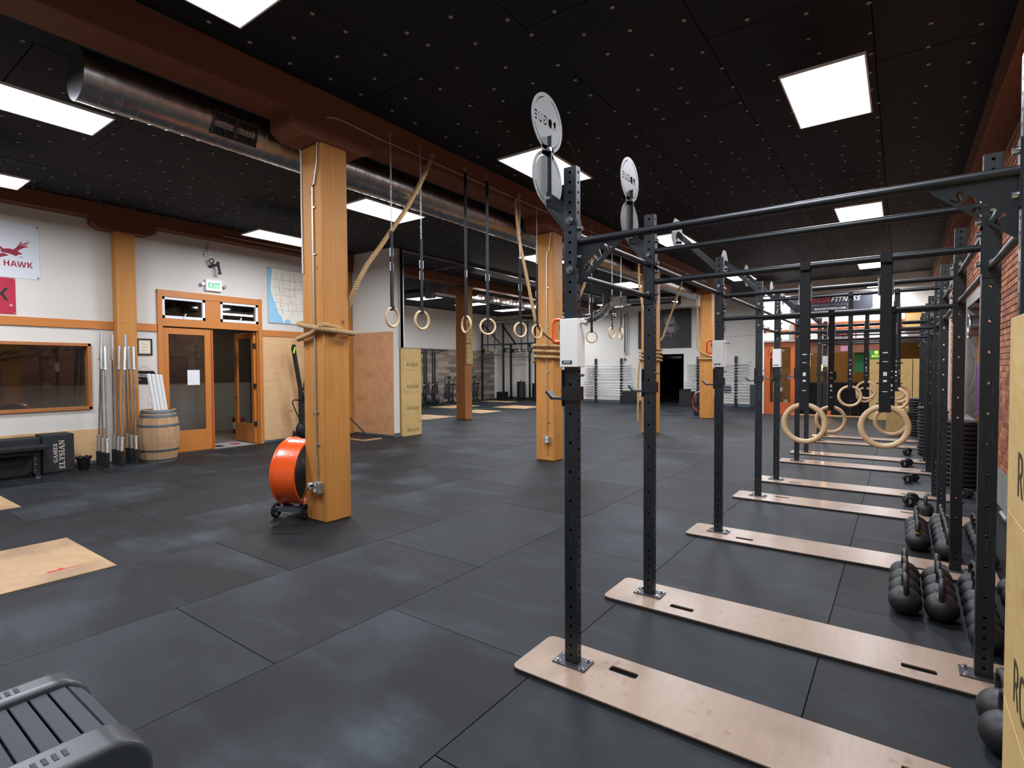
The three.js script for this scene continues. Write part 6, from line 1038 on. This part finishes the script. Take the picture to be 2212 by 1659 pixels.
// ======================= PLANK-WALLED BAY =======================
{
  // peg board on the column
  const p = thing('peg_board', 'pale climbing peg board with rows of holes on the column', 'peg board', -11.52, 0, -13.575);
  mesh(p, 'board', [rbox(0.05, 2.54, 0.31, 0, 3.09, 0, 0.008)], M.plyBox);
  const holes = []; for (let k = 0; k < 17; k++) for (const z of k % 2 ? [0] : [-0.09, 0.09]) holes.push(disc(0.014, 0.004, 12).rotateZ(PI / 2).translate(0.0255, 1.9 + k * 0.145, z));
  mesh(p, 'peg_hole', holes, M.matte); mesh(p, 'painted_mark', [cbox(0.002, 0.02, 0.22, 0.026, 2.5, 0.04), cbox(0.002, 0.12, 0.06, 0.026, 3.1, 0.02), cbox(0.002, 0.02, 0.12, 0.026, 3.3, 0.02)], M.matte);
  // tall frame rig
  const r = thing('tall_rig', 'tall black training frame at the far end of the bay', 'rig');
  const U = [[-18.1, -22.4], [-17.0, -22.8], [-17.3, -23.9], [-16.1, -23.95], [-14.9, -22.7]], H = [4.25, 4.05, 3.0, 3.0, 4.1];
  U.forEach(([x, z], k) => { const u = mesh(r, 'upright', [cbox(0.085, H[k], 0.085, x, H[k] / 2, z)], M.powder); mesh(u, 'foot_plate', [cbox(0.2, 0.012, 0.2, x, 0.006, z)], M.powder); mesh(u, 'bolt', [...Array(8)].map((_, q) => disc(0.016, 0.01, 8).rotateX(PI / 2).translate(x, 1.6 + q * 0.3, z + 0.046)), M.steel); });
  const B = (a, b, y, w = 0.05, y2 = y) => mesh(r, 'beam', [bar(V(...[U[a][0], y, U[a][1]]), V(U[b][0], y2, U[b][1]), w, w)], M.powder);
  mesh(r, 'top_bar', [rod(V(U[0][0] + 0.2, 4.15, U[0][1]), V(U[4][0] - 0.6, 4.15, U[4][1]), 0.05, 12)], M.zinc); mesh(r, 'top_beam', [bar(V(-15.9, 4.3, -22.7), V(-14.8, 4.2, -22.7), 0.1, 0.12)], M.powder);
  B(0, 1, 2.95, 0.08); B(1, 4, 2.95, 0.08); B(1, 2, 2.75); B(2, 3, 2.72); B(3, 4, 2.72); B(1, 4, 2.55, 0.04); B(2, 3, 2.3, 0.03); B(0, 1, 2.4, 0.04);
  mesh(r, 'brace', [bar(V(-18.0, 4.0, -22.4), V(-17.1, 2.95, -22.75), 0.07, 0.07), bar(V(-17.0, 3.9, -22.8), V(-16.2, 2.95, -22.8), 0.07, 0.07)], M.powder);
  mesh(r, 'gusset', U.slice(0, 4).map(([x, z]) => extr(poly([[0, 0], [0.25, 0], [0, -0.3]]), 0.01).translate(x, 2.7, z)), M.powder);
  [[-17.8, -22.5], [-17.42, -22.6], [-15.8, -22.75], [-15.4, -22.75]].forEach(([x, z], k) => hangRing(`small wooden ring hung in the tall frame, ${ORD[k]} from the plank wall`, x, z, 4.05, 4.05, 2.62, Math.atan2(-x, -z), { group: 'rings in the tall frame', w: 0.05 }));
  // upright rowing machines
  const row = (z, label) => { const t = thing('rowing_machine', label, 'rowing machine', -17.6, 0, z, 0, 'rowing machines stored upright'); mesh(t, 'monorail', [cbox(0.05, 1.5, 0.06, 0.1, 1.75, -0.06), cbox(0.05, 1.5, 0.06, 0.1, 1.75, 0.08)], M.black); mesh(t, 'seat', [rbox(0.16, 0.08, 0.3, 0.16, 1.05, 0, 0.03)], M.matte); mesh(t, 'foot_stretcher', [bar(V(0.2, 0.95, 0), V(0.25, 0.2, 0), 0.26, 0.06), bar(V(0.0, 0.9, 0), V(-0.1, 0.1, 0), 0.05, 0.05)], M.black); const f = mesh(t, 'flywheel_cage', [disc(0.26, 0.2, 32).rotateX(PI / 2).translate(0.12, 0.32, 0)], M.steelDark); mesh(f, 'cage_ring', [0.1, 0.16, 0.22].map(q => torus(q, 0.006, 5, 28).translate(0.12, 0.32, 0.104)), M.zinc); mesh(t, 'monitor', [rbox(0.05, 0.18, 0.2, 0.24, 1.02, 0.0, 0.01)], M.steelDark); mesh(t, 'front_leg', [rod(V(-0.15, 0.03, -0.25), V(-0.15, 0.03, 0.25), 0.03), rod(V(0.4, 0.03, -0.25), V(0.4, 0.03, 0.25), 0.03), rod(V(-0.15, 0.03, 0), V(0.4, 0.03, 0), 0.02)], M.black); };
  ['first', 'second', 'third'].forEach((o, k) => row(-17.0 - k * 0.55, `black rowing machine stored upright by the plank wall, ${o} from the jump boxes`));
  const rail = thing('storage_rail', 'black rail over the upright rowing machines', 'rail', -17.55, 2.55, -17.8); mesh(rail, 'bar', [cbox(0.06, 0.06, 2.6, 0, 0, 0)], M.black); mesh(rail, 'bracket', [-1, 0, 1].map(k => bar(V(-0.9, -0.25, k), V(0, 0, k), 0.03, 0.03)), M.black);
  const bike = (x, z, turn, label) => { const t = thing('air_bike', label, 'air bike', x, 0, z, turn, 'air bikes by the plank wall');
    const cage = [0.1, 0.2, 0.3, 0.38].map(q => torus(q, 0.006, 5, 36).translate(0.55, 0.62, 0.07)).concat([0.1, 0.2, 0.3, 0.38].map(q => torus(q, 0.006, 5, 36).translate(0.55, 0.62, -0.07))); for (let k = 0; k < 16; k++) { const a = k * PI / 8; cage.push(rod(V(0.55, 0.62, 0.075), V(0.55 + 0.38 * Math.cos(a), 0.62 + 0.38 * Math.sin(a), 0.06), 0.004, 4)); }
    mesh(t, 'fan_cage', cage, M.steelDark); mesh(t, 'fan_disc', [disc(0.37, 0.05, 36).rotateX(PI / 2).translate(0.55, 0.62, 0)], std({ color: 0x2a2220, roughness: 0.7 }));
    mesh(t, 'frame', [bar(V(-0.45, 0.12, 0), V(0.75, 0.12, 0), 0.06, 0.08), bar(V(-0.2, 0.12, 0), V(-0.3, 0.75, 0), 0.06, 0.06), bar(V(0.35, 0.12, 0), V(0.3, 1.1, 0), 0.07, 0.09), bar(V(-0.2, 0.42, 0), V(0.3, 0.5, 0), 0.07, 0.16)], M.matte);
    mesh(t, 'seat', [rbox(0.3, 0.07, 0.22, -0.34, 0.92, 0, 0.03), rod(V(-0.31, 0.7, 0), V(-0.33, 0.9, 0), 0.022)], M.matte);
    for (const s of [-1, 1]) mesh(t, 'handlebar', [tube([V(0.28, 0.3, s * 0.16), V(0.25, 0.85, s * 0.2), V(0.14, 1.22, s * 0.24), V(0.0, 1.3, s * 0.25), V(-0.1, 1.28, s * 0.25)], 0.02, 24, 7)], M.black);
    mesh(t, 'crank', [disc(0.12, 0.05, 24).rotateX(PI / 2).translate(0.0, 0.36, 0.06), cbox(0.1, 0.03, 0.1, 0.16, 0.36, 0.14), cbox(0.1, 0.03, 0.1, -0.16, 0.36, -0.14)], M.black); mesh(t, 'monitor', [rbox(0.04, 0.14, 0.18, 0.26, 1.26, 0, 0.01)], M.black);
    for (const q of [-0.4, 0.7]) mesh(t, 'foot', [cbox(0.07, 0.07, 0.56, q, 0.036, 0)], M.steelDark); mesh(t, 'decal', [cbox(0.02, 0.36, 0.004, 0.36, 0.42, 0.1)], M.white); };
  bike(-17.55, -19.3, -1.15, 'black air bike before the plank wall beside the rowing machines'); bike(-17.4, -21.0, -1.15, 'black air bike before the plank wall past the column');
  // plate trees on dollies
  const pg = lathe([[0.026, -0.038], [0.2, -0.038], [0.225, -0.03], [0.225, 0.03], [0.2, 0.038], [0.026, 0.038], [0.026, -0.038]], 32);
  [[-16.6, -23.85, 11, 'the freestanding dolly'], [-15.55, -23.75, 10, 'the dolly by the tall frame'], [-14.95, -23.8, 10, 'the dolly behind the post']].forEach(([x, z, n, where]) => {
    const d = thing('plate_dolly', `wheeled dolly with centre rod under plates, ${where}`, 'dolly', x, 0, z); mesh(d, 'deck', [cbox(0.6, 0.03, 0.12, 0, 0.1, 0), cbox(0.12, 0.03, 0.6, 0, 0.1, 0)], M.black); mesh(d, 'rod', [rod(V(0, 0.1, 0), V(0, 0.2 + n * 0.0785, 0), 0.022)], M.black); mesh(d, 'caster', [[-1, 0], [1, 0], [0, 1], [0, -1]].map(([a, b]) => disc(0.04, 0.03, 14).rotateX(PI / 2).translate(a * 0.26, 0.041, b * 0.26)), M.matte);
    for (let k = 0; k < n; k++) { const t = thing('bumper_plate', `black rubber plate on ${where}, ${ORD[k]} from the floor`, 'plate', x, 0.155 + k * 0.0785, z, 0, 'black rubber plates on dollies'); mesh(t, 'rubber_disc', pg, M.black); }
  });
  const l = thing('low_cube', 'small black cube crate at the plank wall end', 'crate', -17.6, 0, -23.5); mesh(l, 'body', [rbox(0.5, 0.42, 0.4, 0, 0.211, 0, 0.01)], M.black); mesh(l, 'peg', [rod(V(-0.1, 0.42, 0), V(-0.1, 0.9, 0), 0.02), rod(V(0.12, 0.42, 0), V(0.12, 0.9, 0), 0.02)], M.zinc);
}
renderer.render(scene, camera);
